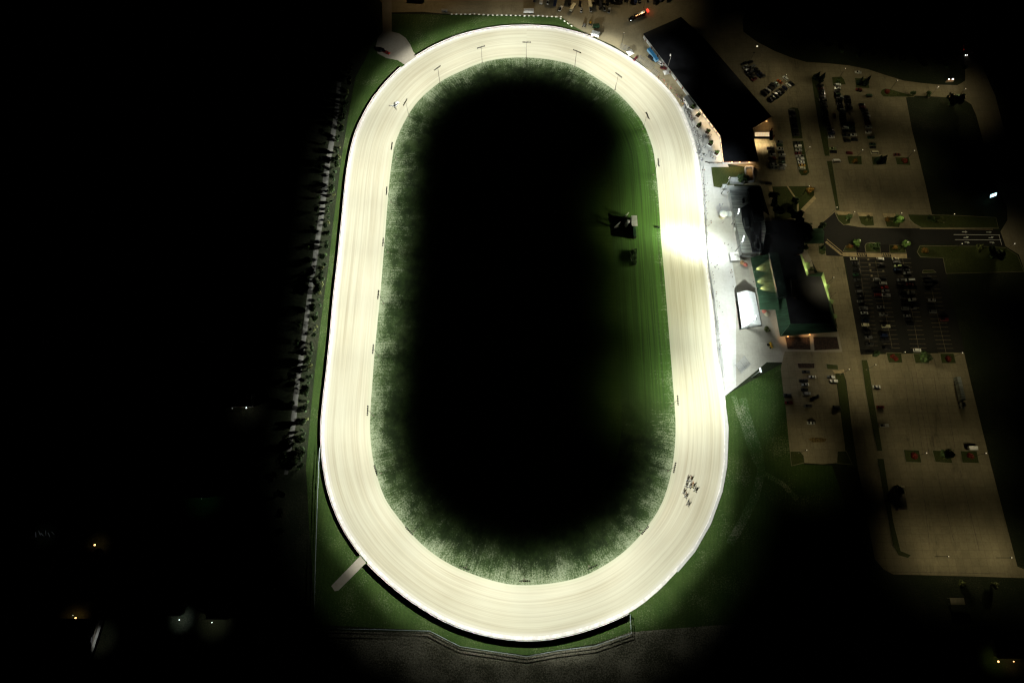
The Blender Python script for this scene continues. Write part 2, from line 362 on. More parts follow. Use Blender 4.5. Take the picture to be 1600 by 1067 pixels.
def closed(px, n=420, sm=5):
    P = [Vector((q.x, q.y)) for q in GS(px)]; k = len(P); pts = []
    for i in range(k):
        a, b, c, d = P[i - 1], P[i], P[(i + 1) % k], P[(i + 2) % k]
        for j in range(16):
            t = j / 16
            pts.append(.5 * ((2 * b) + (c - a) * t + (2 * a - 5 * b + 4 * c - d) * t * t + (3 * b - a - 3 * c + d) * t ** 3))
    L = [0]
    for i in range(len(pts)): L.append(L[-1] + (pts[(i + 1) % len(pts)] - pts[i]).length)
    out = []; j = 0
    for i in range(n):
        s = L[-1] * i / n
        while L[j + 1] < s: j += 1
        t = (s - L[j]) / max(1e-9, L[j + 1] - L[j]); out.append(pts[j].lerp(pts[(j + 1) % len(pts)], t))
    for _ in range(sm): out = [(out[i - 1] + out[i] * 2 + out[(i + 1) % n]) / 4 for i in range(n)]
    return out
IN = closed(inner_px); OUT = closed(outer_px, 560)
N = len(IN)
def nrm(C, i, out=True):
    t = (C[(i + 1) % len(C)] - C[i - 1]).normalized(); n = Vector((-t.y, t.x)); c = Vector((8, 180))
    if (C[i] - c).dot(n) < 0: n = -n
    return n
NI = [nrm(IN, i) for i in range(N)]
def hit(p, d, C):
    best = None
    for i in range(len(C)):
        a = C[i]; b = C[(i + 1) % len(C)]; e = b - a; den = d.x * e.y - d.y * e.x
        if abs(den) < 1e-9: continue
        r = a - p; t = (r.x * e.y - r.y * e.x) / den; s = (r.x * d.y - r.y * d.x) / den
        if t > 0 and 0 <= s <= 1 and (best is None or t < best): best = t
    return best
TW = [hit(IN[i], NI[i], OUT) or 33 for i in range(N)]
for _ in range(2): TW = [(TW[i - 1] + TW[i] + TW[(i + 1) % N]) / 3 for i in range(N)]
SL = [0]
for i in range(N): SL.append(SL[-1] + (IN[(i + 1) % N] - IN[i]).length)
def ring(name, rows, m, z, rowz=None):   # rows: list of functions i -> point ; uv = (metres along, 0..1 across)
    me = bpy.data.meshes.new(name); vs = []; fs = []; uv = []
    k = len(rows)
    for j in range(k):
        for i in range(N):
            p = rows[j](i); vs.append((p.x, p.y, z if rowz is None else z + rowz[j]))
    for j in range(k - 1):
        for i in range(N):
            i2 = (i + 1) % N; fs.append((j * N + i, (j + 1) * N + i, (j + 1) * N + i2, j * N + i2))
            a, b = SL[i], SL[i + 1]; uv += [(a, j / (k - 1)), (a, (j + 1) / (k - 1)), (b, (j + 1) / (k - 1)), (b, j / (k - 1))]
    me.from_pydata(vs, [], fs); me.materials.append(m); ul = me.uv_layers.new(name='UVMap')
    for q, c in enumerate(uv): ul.data[q].uv = c
    me.update(); bm = bmesh.new(); bm.from_mesh(me); bmesh.ops.recalc_face_normals(bm, faces=bm.faces)
    if sum(f.normal.z for f in bm.faces) < 0: bmesh.ops.reverse_faces(bm, faces=bm.faces)
    bm.to_mesh(me); bm.free()
    o = bpy.data.objects.new(name, me); COL.objects.link(o); tag(o, kind='structure'); return o
flat('rough_field', [(400,990),(485,985),(672,988),(720,1012),(824,1026),(930,1008),(990,985),(1200,965),(1400,1000),(1400,1200),(400,1200)], M['rough'], .01)
# mown grass round the track
flat('mown_grass', [(600,22),(880,27),(930,62),(1000,300),(1120,500),(1130,620),(1225,566),(1230,640),(1257,726),(1300,727),(1360,900),(1200,970),(985,987),(930,1005),(824,1023),(720,1010),(672,985),(492,975),(478,730),(486,640),(492,581),(499,522),(507,460),(513,419),(520,354),(527,301),(532.5,253),(541,202),(545,175),(556,120),(570,95),(585,60)], M['mow'], .02)
rowsv = [lambda i, k=k: IN[i] - NI[i] * (34 * k / 8) for k in range(9)]
ring('infield_verge', rowsv, M['verge'], .05)
mbi = MB(); mbi.poly([(p.x, p.y, .05) for p in [IN[i] - NI[i] * 34 for i in range(N)]]); tag(mbi.build('infield_grass', M['infield']), kind='structure')
ring('race_track', [lambda i, k=k: IN[i] + NI[i] * (TW[i] - 2.0) * k / 8 for k in range(9)], M['track'], .08)
ring('track_shoulder', [lambda i: IN[i] + NI[i] * (TW[i] - 2.0), lambda i: IN[i] + NI[i] * TW[i]], M['rim'], .08)

flat('service_yard', [(560,-60),(592,0),(612,20),(660,19),(705,23),(800,23.5),(878,28),(897,42),(925,57),(959,72),(1000,98),(1043,137),(1062,164),(1078,200),(1095,170),(1130,210),(1160,150),(1165,100),(1160,30),(1200,-60)], M['yard'], .06)
flat('chute_turnaround', [(592,-60),(597,0),(598,50),(590,60),(587,74),(590,84),(603,91),(622,95),(636,104),(652,88),(646,82),(641,70),(634,60),(624,53),(612,50),(612,24),(612,-60)], M['lime'], .07)
flat('track_apron', [(1064,168),(1077.5,199.5),(1085,222.5),(1091,249.5),(1094.5,275),(1098,305),(1105,399),(1115,480),(1122,550),(1131,620),(1160,597),(1198,566),(1225,566),(1230,540),(1215,480),(1195,400),(1150,300),(1135,250),(1125,210),(1095,165),(1082,158)], M['apron'], .07)
flat('grandstand_plaza', [(1146,297),(1262,380),(1285,480),(1316,524),(1318,560),(1228,566),(1205,545),(1190,470),(1160,440),(1155,400),(1136,300)], M['lime'], .075)
NE = [(1120,20),(1183,66),(1211,80.6),(1237.5,91),(1260,97.5),(1295.6,99.7),(1327,103),(1355.6,108.7),(1383.7,118),(1412,126.6),(1440,130.3),(1465,132.7),(1495,133.8),(1502,130.5),(1510,125),(1530,150),(1517.5,163.5),(1507,156.8),(1495,153.8),(1465,151.8),(1430.5,150),(1415.5,153),(1424.5,202),(1436.5,249.5),(1445.5,287),(1456,335),(1562,357.5),(1440,357.3),(1345,356),(1318,352),(1304,332),(1281,352),(1291,399.5),(1317,400),(1345,554),(1506,551),(1516.5,597),(1530,652.5),(1549,729.5),(1567,799),(1583,860),(1589.6,884.7),(1640,905),(1600,902.7),(1520,900),(1396,897),(1380.5,889),(1367,873.5),(1360,837.5),(1351,781),(1340,732),(1331,670),(1325.6,623),(1322,595),(1318,583),(1305,583),(1312.5,640),(1320,696),(1322,722),(1285,725),(1256,723),(1233.7,703.7),(1228,640),(1223,604),(1219.7,576),(1222,566),(1226,549),(1316,550),(1300,470),(1262,395),(1262,384),(1240,350),(1205,345),(1188,290),(1160,289),(1168,262),(1132,255),(1180,215),(1170,180),(1130,100)]
flat('parking_lot', NE, M['concrete'], .09)
flat('road', [(1500,-60),(1503,60),(1508,112),(1508,130),(1517.5,163.5),(1525,180),(1535.5,219),(1555,290),(1573,322),(1574,344),(1563,362),(1571,385),(1592,398),(1603,430),(1680,800),(1740,790),(1660,330),(1573,219),(1555,150),(1537,110),(1524,40),(1518,-60)], M['road'], .10)
flat('access_road', [(1281.5,352),(1304,332),(1308,341),(1318,351),(1345,355.5),(1400,357),(1437.5,357),(1551.5,358.7),(1563,362),(1571,385),(1535,383),(1442,381.8),(1434,384),(1430.8,392),(1433,401),(1437.5,404),(1474,405),(1487.5,468.8),(1506,544),(1506,550.5),(1380,550),(1365.6,552),(1344.5,553.5),(1331,468.7),(1319.7,400.8),(1291,399.6)], M['asphalt'], .12)
flat('grey_path', [(531,90),(522,178),(515,219),(507.5,256),(504,284),(498,337.5),(492,377),(484,433),(478.5,472),(474,508),(467,555),(461,595),(458,623),(454,662),(450,690),(444,741),(450,741),(457,690),(462.5,662),(466,623),(469,595),(475,555),(481.5,508),(486,472),(491.5,433),(500,377),(506,337.5),(513,284),(516,256),(523,219),(529,178),(537,90)], M['greypath'], .03)
flat('ramp', [(517.5,915),(523,923),(529,922),(572,879),(563,868)], M['lime'], .06)
flat('rail_walk', [(1130,612),(1135,640),(1138.5,668),(1137.5,700),(1136,730),(1129,768),(1111,818),(1086,862),(1059,894),(1057,889),(1084,858),(1108,814),(1126,764),(1133,720),(1133,670),(1128,620)], M['apron'], .115)

def island(px, m, name='lawn_island', k=None, kerb=True):
    poly = GS(px)
    if kerb:
        mb = MB(); mb.prism([(p.x, p.y) for p in poly], .05, .24); o = mb.build('kerb', M['kerb']); tag(o, kind='structure')
    mb = MB(); q = inset([(p.x, p.y) for p in poly], .28) if kerb else poly
    mb.poly([(p[0], p[1], .25 if kerb else .13) for p in q]); o = mb.build(name, m); tag(o, kind='structure')
L = M['lawn']
island([(1111,261.5),(1162,261),(1166,286),(1158,289),(1130,290),(1126,294),(1115,292)], M['lawn'], 'lawn', kerb=False)
island([(1206,292),(1267.5,291),(1272,297.5),(1272,306),(1246.5,333.5),(1230,343),(1210.5,343)], M['lawn'], 'lawn', kerb=False)
for px in ([(1267.5,122),(1271,116),(1280.6,114),(1284,153.7),(1292,202.5),(1296.6,244.7),(1288,244.7),(1278.7,197),(1269.4,138.7)],
           [(1291,251.7),(1300,251.7),(1312,329),(1306,329.7)],
           [(1231,176),(1232,170),(1239,168),(1247,169.5),(1249,175),(1254.5,217.5),(1237.5,217.5)],
           [(1237,221),(1255,220),(1263,262),(1265,270),(1260,275),(1252,275.5),(1248,270)],
           [(1299,121),(1315,120),(1319,125),(1322,133),(1301,133)], [(1335,122),(1356,123),(1359,139),(1337,138)],
           [(1375,146),(1377,141),(1383,138.5),(1392,140),(1412,146),(1428,149.5),(1428,152),(1392,152.5),(1380,152)],
           [(1323,244),(1346,244),(1347,258),(1326,257)], [(1361,245),(1384,245),(1385,258),(1363,258)], [(1398,246),(1420,246),(1423,259),(1401,258)],
           [(1305,334),(1331,334),(1328,350),(1318,352),(1310,345)], [(1341,338),(1364,338),(1366,353),(1352,354),(1345,350)], [(1381,340),(1405,337),(1408,345),(1405,356),(1385,355)],
           [(1418,335),(1456,336),(1500,337),(1556,340),(1560,357),(1440,356.5),(1428,350),(1421,343)],
           [(1317,393),(1321,384),(1337,384),(1338,394)], [(1352.5,394.5),(1351,385),(1353,380.5),(1360,379),(1370,380),(1374.5,384),(1376.5,395)], [(1390,395.5),(1389,383),(1413,383),(1416,396)],
           [(1384,551),(1408,551),(1410,567),(1388,567)], [(1426,552),(1450,552),(1452,568),(1430,568)], [(1468,552),(1490,552),(1494,568),(1471,568)],
           [(1411,702),(1436,703),(1440,723),(1415,722)], [(1456,703),(1482,704),(1489,724),(1461,722)], [(1500,704),(1526,704),(1530,724),(1503,723)],
           [(1345,562),(1354.7,562),(1357.5,572.5),(1367,632.5),(1376,686),(1379,705),(1370,705),(1359.4,655),(1352,613.7)],
           [(1370,716),(1381,716),(1396,815),(1407.5,860),(1424,866.7),(1418.7,872),(1403,867.5),(1394,851),(1386,806),(1377,758.7)],
           [(1234,704.5),(1250,705),(1256,712),(1257,723),(1236,728)], [(1308,704.5),(1322,704),(1332,726),(1307,724)],
           [(1437,384),(1535,385),(1570,387),(1590,400),(1600,425),(1478,428),(1473,403.5),(1438,402),(1432.5,394)],
           [(1290,568),(1309,570),(1310,578),(1292,577)], [(1278,384),(1289,384),(1290,397),(1284,399),(1279,396)], [(1440.5,427),(1442,422),(1458,422),(1463,426)]):
    island(px, L)
for px in ([(1245,567),(1273,567),(1273,576),(1247,576)], [(1226,526),(1265,526),(1267,547),(1230,546)], [(1270,526),(1308,526),(1312,546),(1272,548)]): island(px, M['mulch'], 'mulch_bed')
island([(1263,686),(1270,683.5),(1284,684),(1292,686),(1288,690.5),(1270,691)], M['brick'], 'dry_patch', kerb=False)
flat('strip_lawn', [(1306,584),(1318,584),(1322,600),(1331,670),(1340,730),(1324,730),(1320,696),(1313,640)], M['lawn'], .13)
for px in ([(1316,394.5),(1338,395),(1339,401.5),(1317,400.5)], [(1353.5,395.5),(1377,396),(1377.5,402.5),(1355,402)], [(1391,396.7),(1416.5,397),(1417,404),(1393,403.5)],
           [(1307,331),(1328,331.5),(1331,336.5),(1309,336)], [(1340,333),(1363,333),(1364,338.5),(1343,338)], [(1379,334),(1398,334),(1399,340),(1381,340)],
           [(1229,291),(1231,291),(1247.5,315),(1248,332),(1245.5,334),(1245,316)], [(1246,333),(1272,306),(1275,311),(1250,337)], [(1200,292),(1206,291),(1211,318),(1206,310)],
           [(1300,578),(1309,579),(1318,577),(1320,583),(1304,583.5)]):
    mb = MB(); mb.prism([(p.x, p.y) for p in GS(px)], .05, .27); tag(mb.build('sidewalk', M['walk']), kind='structure')

flat('apron_edge', [(1142,398),(1151,450),(1150,520),(1150,604),(1160,597),(1198,566),(1226,566),(1212,520),(1190,470),(1170,420),(1160,398)], M['concrete_grey'], .078)
# tyre tracks worn into the grass on the right
rnd = random.Random(4)
def strip(name, px, wd, m, z):
    P = [Vector((q.x, q.y)) for q in GS(px)]; vs = []
    for i, p in enumerate(P):
        t = (P[min(i + 1, len(P) - 1)] - P[max(i - 1, 0)]).normalized(); n = Vector((-t.y, t.x)) * wd / 2
        vs += [(p.x + n.x, p.y + n.y, z), (p.x - n.x, p.y - n.y, z)]
    mb = MB(); mb.add(vs, [(2 * i, 2 * i + 1, 2 * i + 3, 2 * i + 2) for i in range(len(P) - 1)]); o = mb.build(name, m); tag(o, kind='structure'); return o
M['worn'] = grass_mat('worn_grass', (.035, .085, .016), (.055, .115, .022), (.27, .28, .19), .04, .10)
strip('worn_track', [(1146,618),(1155,645),(1168,685),(1180,720),(1195,740),(1222,755),(1246,780)], 3.2, M['worn'], .032)
strip('worn_track', [(1160,622),(1170,660),(1184,700),(1190,735),(1180,775),(1160,815),(1140,850)], 5.0, M['worn'], .036)

# painted markings
def mark(px, m=None, z=.135, name='road_marking'):
    mb = MB()
    for q in px: mb.poly([(p.x, p.y, z) for p in GS(q)])
    tag(mb.build(name, m or M['line']), kind='structure')
def seg(a, b, wd=.28):
    A, B = G(*a), G(*b); d = (B - A).normalized(); n = Vector((-d.y, d.x, 0)) * wd / 2
    return [A + n, A - n, B - n, B + n]
def marksegs(segs, m=None, z=.135, wd=.28):
    mb = MB()
    for s in segs: mb.poly([(p.x, p.y, z) for p in seg(*s, wd=wd)])
    tag(mb.build('road_marking', m or M['line']), kind='structure')
S = []
for (x0, y0, x1, y1, n, hw) in ((1367, 404, 1394, 544, 20, 12), (1410, 404, 1435, 544, 20, 12.5), (1451, 432, 1478, 551, 18, 12.5), (1342,404,1359,540,21,0)):
    S.append(((x0, y0), (x1, y1)))
    for i in range(n + 1):
        t = i / n; x = x0 + (x1 - x0) * t; y = y0 + (y1 - y0) * t
        if hw: S.append(((x - hw, y), (x + hw, y)))
        else: S.append(((x, y), (x + 13, y)))
marksegs(S, wd=.16)
marksegs([((1490,366.8),(1562,367.5)), ((1492,374.7),(1564,375.2)), ((1560.5,367),(1565,383))], M['white'], wd=.3)
marksegs([((1437,357.4),(1551,358.9))], M['walk'], wd=.4)
for (x, y, k) in ((1507, 362.6, 0), (1545, 363, 0), (1509.5, 371.5, 1), (1548.5, 371.8, 1), (1511, 378.6, -1), (1550, 378.8, -1)):   # lane arrows: shaft and head
    q = [[(x - 4, y - .6), (x + 2, y - .6), (x + 2, y + .6), (x - 4, y + .6)]]
    if k == 0: q.append([(x + 1, y - 1.6), (x + 4.5, y), (x + 1, y + 1.6)])
    else: q.append([(x + .5, y - 2.2 * k), (x + 4, y - 1.2 * k), (x + 2, y + .8 * k), (x - .5, y + .5 * k)])
    mark(q, M['white'], z=.14)
q = []
for i in range(11):   # diagonal crosswalk
    t = i / 10; x = 1291 + 24 * t; y = 377 + 20 * t; q.append([(x, y), (x + 2.6, y - 1.9 + 3.2), (x + 1.5, y + 2.6), (x - 1.2, y + 2.0)])
mark(q, M['walk']); marksegs([((1292, 374), (1316, 394)), ((1289, 378.5), (1314, 399))], M['walk'], z=.14, wd=.4)
for x0 in (1340, 1378):
    marksegs([((x0 + i * 2.7, 400.6), (x0 + 1.6 + i * 2.7, 396)) for i in range(5)] , M['walk'], wd=.55)
    marksegs([((x0 - .5, 395.3), (x0 + 13.5, 395.9)), ((x0 - 1, 401.6), (x0 + 14, 402))], M['walk'], z=.14, wd=.25)
q = []
for (x, y) in ((1356.6,405.6),(1358.6,414),(1360,422.5),(1361.7,431),(1380,423.7)): q.append([(x-1.4,y-1.4),(x+1.4,y-1.4),(x+1.4,y+1.4),(x-1.4,y+1.4)])
for (x, y) in ((1321,226),(1322,232),(1323,235.5),(1331.5,228),(1332,231),(1340.5,226.7),(1341,231.5),(1342,237),(1344,242),(1328,261),(1329,266),(1329.5,271),(1331,277),(1347,261),(1348.5,267),(1349.5,272),(1351,277.5)): q.append([(x-1.1,y-1),(x+1.1,y-1),(x+1.1,y+1),(x-1.1,y+1)])
mark(q, M['line'])
S = []
for (x0, y0, x1, y1, n, ln) in ((1303,262,1314,326,14,10),(1325,282,1334,326,9,11),(1350,262,1364,326,12,12),(1376,262,1392,326,12,12),(1410,262,1430,330,12,12),(1236,612,1250,700,18,11),(1262,640,1272,700,12,22),(1372,615,1388,700,12,12),(1395,580,1412,690,16,12),(1425,580,1440,690,16,14),(1460,580,1476,690,16,14),(1410,735,1436,855,16,14),(1445,735,1470,855,16,14),(1485,735,1515,855,16,14),(1368,160,1392,238,12,12),(1395,160,1412,238,12,12)):
    for i in range(n + 1):
        t = i / n; S.append(((x0 + (x1 - x0) * t, y0 + (y1 - y0) * t), (x0 + ln + (x1 - x0) * t, y0 + (y1 - y0) * t)))
M['faint'] = mat('worn_line_paint', (.30, .26, .18), .9, 0, .2, .8)
marksegs(S, M['faint'], z=.105, wd=.14)
# long dark wheel marks on the south lot
M['skid'] = mat('tyre_marks', (.16, .13, .095), .95, 0, .25, .4)
marksegs([((1413,585),(1428,700)),((1424,580),(1442,710)),((1431,580),(1452,712)),((1440,590),(1462,715)),((1459,585),(1470,660)),((1475,600),(1492,700)),((1465,740),(1490,845)),((1440,745),(1452,850)),((1392,893),(1572,896)),((1500,735),(1530,860))], M['skid'], z=.102, wd=.35)
# ------------------------------------------------------------------ fences
def along(C, a, b):   # indices of C walking from the point nearest pixel a to that nearest b, the short way
    def near(q): p = G(*q); return min(range(len(C)), key=lambda i: (C[i] - Vector((p.x, p.y))).length)
    i, j = near(a), near(b); n = len(C); f = (j - i) % n
    return [(i + k) % n for k in range(f + 1)] if f <= n - f else [(i - k) % n for k in range(n - f + 1)]
NO = [nrm(OUT, i) for i in range(len(OUT))]
def fence(name, label, P, h, m, thick=.12, post=8.0, solid=True, cat='fence'):
    root = thing(name, label, cat, (P[0].x, P[0].y, 0)); mb = MB()
    zs = [(.08, h)] if solid else [(h - .14, h), (h * .5 - .06, h * .5 + .06)]
    for (z0, z1) in zs:
        vs = []
        for i, p in enumerate(P):
            t = (P[min(i + 1, len(P) - 1)] - P[max(i - 1, 0)]).normalized(); n = Vector((-t.y, t.x)) * thick / 2
            for s, z in ((1, z0), (1, z1), (-1, z1), (-1, z0)): vs.append((p.x + n.x * s, p.y + n.y * s, z))
        fs = []
        for i in range(len(P) - 1):
            a, b = 4 * i, 4 * i + 4
            for k in range(4): fs.append((a + k, b + k, b + (k + 1) % 4, a + (k + 1) % 4))
        fs += [(0, 1, 2, 3), tuple(4 * (len(P) - 1) + k for k in (3, 2, 1, 0))]; mb.add(vs, fs)
    mb.build('fence_panel' if solid else 'rail', m, root)
    d = 0; me = None; nxt = 0; k = 0
    for i in range(len(P) - 1):
        s = (P[i + 1] - P[i]).length
        while d + s >= nxt and k < 98:
            q = P[i].lerp(P[i + 1], (nxt - d) / max(s, 1e-6)) ; nxt += post; k += 1
            if me is None: b = MB(); b.box((0, 0, (h + .08) / 2), (.2, .2, h + .08)); me = b.mesh('post', m)
            link('post', me, root, (q.x - root.location.x, q.y - root.location.y, 0))
        d += s
    return root
OF = lambda idx, off: [OUT[i] + NO[i] * off for i in idx]
fence('board_fence', 'dark board fence along the outer edge of the left straight and bends', OF(along(OUT, (628,104), (520,470)), .35) + OF(along(OUT, (520,470), (562,865)), .35)[1:], .95, M['fence'])
fence('board_fence', 'dark board fence curving round the bottom bend from the ramp to the angled white fence', OF(along(OUT, (574,878), (780,996)), .35) + OF(along(OUT, (780,996), (984,956)), .35)[1:], 1.5, M['fence'])
fence('board_fence', 'dark board fence along the top bend between the chute and the yard', OF(along(OUT, (650,89), (926,60)), .35), 1.0, M['fence'])
fence('rail_fence', 'pale rail fence between the track and the crowded apron', OF(along(OUT, (1066,170), (1128,590)), .6), 1.1, M['steel'], .1, 5, False)
fence('rail_fence', 'second rail fence a step behind the crowd on the apron', [Vector((G(*q).x, G(*q).y)) for q in ((1099,262),(1103,330),(1106,399),(1109,430),(1118,480),(1127,550),(1134,612))], 1.1, M['steel'], .08, 6, False)
fence('rail_fence', 'white rail fence round the field left of and below the bottom bend', [Vector((G(*q).x, G(*q).y)) for q in ((500,700),(497,770),(494,860),(492,940),(491,981),(600,983),(672,985),(695,997),(719,1009),(770,1017),(822,1025),(870,1016),(930,1008),(986,989),(985,975),(984,958))], 1.3, M['fencew'], .22, 6, False)
fence('rail_fence', 'short dark fence cutting across the yard beside the terrace', [Vector((G(*q).x, G(*q).y)) for q in ((1052,146),(1060,152),(1066,160),(1071,170),(1077,184))], 1.1, M['darksteel'], .12, 4, False)
fence('rail_fence', 'dark fence closing the lower end of the terrace', [Vector((G(*q).x, G(*q).y)) for q in ((1102,254),(1108,256),(1127,256),(1130,253))], 1.2, M['darksteel'], .2, 3, False)

# ------------------------------------------------------------------ floodlight poles round the infield
def unit(v): return v.normalized()
TRACKCOL = (.985, 1.0, .90)
heads = [(613,228,'left straight'),(605,298,'left straight'),(599.5,378,'left straight'),(592,460,'left straight'),(584,545,'left straight'),(575.5,641,'left straight'),(588,734,'lower left bend'),(640,828,'lower left bend'),(726,885.5,'bottom bend'),(820,906,'bottom bend'),(925,884.5,'bottom bend'),(1007,827,'lower right bend'),(1053,730,'lower right bend'),(1058,625,'right straight'),(1028,254,'right straight'),(1011,181,'upper right bend'),(966,118,'top bend'),(901,81,'top bend'),(823,67,'top bend'),(752,74.5,'top bend'),(684,107,'top bend'),(634,160,'upper left bend')]
HT = 15.5
# shared meshes for one pole
mp = MB(); mp.tube((0, 0, .3), (0, 0, HT), .15, .09); ME_pole = mp.mesh('pole', M['darksteel'])
mp = MB(); mp.tube((0, 0, 0), (0, 0, .35), .55, .5, 10); ME_foot = mp.mesh('footing', M['kerb'])
mp = MB(); mp.box((0, 0, HT), (.1, 5.6, .1)); ME_bar = mp.mesh('crossarm', M['darksteel'])
mp = MB(); mp.tube((0, 0, .12), (.5, 0, -.25), .25, .5, 8); mp.tube((.5, 0, -.25), (.55, 0, -.28), .36, .36, 8, 1); ME_head = mp.mesh('lamp_head', [M['darksteel'], M['dimlens']])
HP = [Vector((G(u, v, HT).x, G(u, v, HT).y)) for u, v, _ in heads]
cnt = {}
names = {}
for _, _, s in heads: names[s] = names.get(s, 0) + 1
for k, (u, v, s) in enumerate(heads):
    p = HP[k]; i = min(range(N), key=lambda q: (IN[q] - p).length); o = NI[i]; base = IN[i] - o * .6
    if (base - p).length > 5: base = p - o * 1.2
    base = p - o * .4 if (base - p).length > 3 else base
    cnt[s] = cnt.get(s, 0) + 1
    lab = 'dark floodlight pole with six lamps, ' + (ordw(cnt[s]) + ' along' if names[s] > 1 else 'only one on') + ' the infield edge of the ' + s if names[s] > 1 else 'dark floodlight pole with six lamps on the infield edge of the ' + s
    rz = math.atan2(o.y, o.x)
    r = thing('floodlight_pole', lab, 'light pole', (p.x, p.y, 0), 'floodlight poles round the infield', rz)
    link('pole', ME_pole, r); link('footing', ME_foot, r); link('crossarm', ME_bar, r)
    for j in range(6): link('lamp_head', ME_head, r, (.15, -2.75 + 1.1 * j, HT - .05))
    d = [(HP[k - 1] - p).length, (HP[(k + 1) % len(HP)] - p).length]; sp = min(48, min(d) if max(d) > 60 else sum(d) / 2) * (1.05 if i else 1)
    curve = 'bend' in s
    e = 1.70 if not curve else 1.52
    if s in ('right straight', 'upper right bend') and v < 400: e = 1.15
    if u > 1000 and v > 600: e = 1.25
    q = flood((p.x + o.x * .9, p.y + o.y * .9, HT - .9), (o.x, o.y), e, 'track', (sp * (1.22 if curve else 1.06), -56, 44 if s == 'left straight' else 31, 54 if s == 'left straight' else 46, 70 if s == 'left straight' else 74 if 'lower' in s or 'bottom' in s or s == 'right straight' else 68, .13), TRACKCOL, .4)
# ------------------------------------------------------------------ lighting masts on the grandstand side
def mast(head, h, aim, label, pools, n=4, color=(.93, 1, 1), lens='coollens', base_z=0, up=False):
    p = G(head[0], head[1], h); a = G(*aim); d = Vector((a.x - p.x, a.y - p.y)); rz = math.atan2(d.y, d.x); d.normalize()
    r = thing('light_mast', label, 'light mast', (p.x, p.y, base_z), None)
    mb = MB(); mb.tube((p.x, p.y, base_z), (p.x, p.y, h), .3, .15); mb.build('pole', M['steel'], r)
    mb = MB(); c = Vector((p.x, p.y, h)); t = Vector((-d.y, d.x, 0)); mb.box(c, (.16, n * 1.1, .16), rz); mb.build('crossarm', M['steel'], r)
    for j in range(n):
        q = c + t * (j - (n - 1) / 2) * 1.1 + Vector((d.x * .3, d.y * .3, .1))
        mb = MB(); mb.tube(q, q + Vector((d.x * .4, d.y * .4, -.1)), .25, .5, 8); hd = mb.build('lamp_head', M['steel'], r)
        mb = MB(); mb.ball(q + Vector((d.x * .45, d.y * .45, .0)), .42, 8, 4); mb.build('lens', M[lens], hd)
    for (e, P, col) in pools: flood((p.x + d.x * 1.4, p.y + d.y * 1.4, h - .8), d, e, 'pool', P, col, .45)
    return r
CW = (.91, 1.0, .98); GW = (1.0, 1.0, .90)
mast((1049,87), 19, (985,110), 'tall thin mast standing in the white tent group by the yard', [(.34, (14, 0, 52, 52, .1, 1), GW)], 2, lens='dimlens')
mast((1141,279), 20, (1040,262), 'mast on the grey box at the corner of the square lawn', [(.42, (28, 0, 62, 50, .15, 1), CW), (.75, (10, -8, 30, 48, .1, 1), CW)], 2, lens='dimlens')
mast((1156,331), 25, (1020,330), 'upper light rack mast on the grandstand roof', [(.36, (26, 0, 56, 48, .1, 1), CW), (.28, (46, 0, 84, 80, 0, 2.4), (1, 1, .7))], 4, base_z=8)
mast((1163,374), 25, (1040,368), 'lower light rack mast on the grandstand roof aimed at the finish line', [(3.6, (25, 0, 48, 23, .0, 1.5), CW), (.32, (30, 0, 60, 55, .1, 1), CW), (.16, (-16, 0, 62, 60, .2, 1), (1, 1, .9)), (1.35, (38, -6, 84, 78, .0, 2.4), (1, 1, .66))], 5, base_z=8)  # the backward pool is added to brighten the roofs behind the mast
mast((1182,497), 19, (1040,470), 'floodlight mast with bright lamps rising over the white marquee', [(.45, (28, 0, 56, 60, .1, 1), CW), (1.2, (12, 0, 32, 62, .1, 1), CW), (.17, (-18, 0, 62, 60, .2, 1), (1, 1, .9)), (.75, (40, 0, 86, 75, .0, 2.4), (1, 1, .66))], 3)  # its rearward pool is an added light for the clubhouse roofs
mast((1190,578), 17, (1050,600), 'floodlight mast with three glaring lamps at the corner of the apron', [(.5, (26, 0, 58, 56, .1, 1), CW), (.8, (8, 6, 30, 46, .1, 1), CW), (.62, (46, 6, 84, 72, .0, 2.4), (1, 1, .66))], 3)

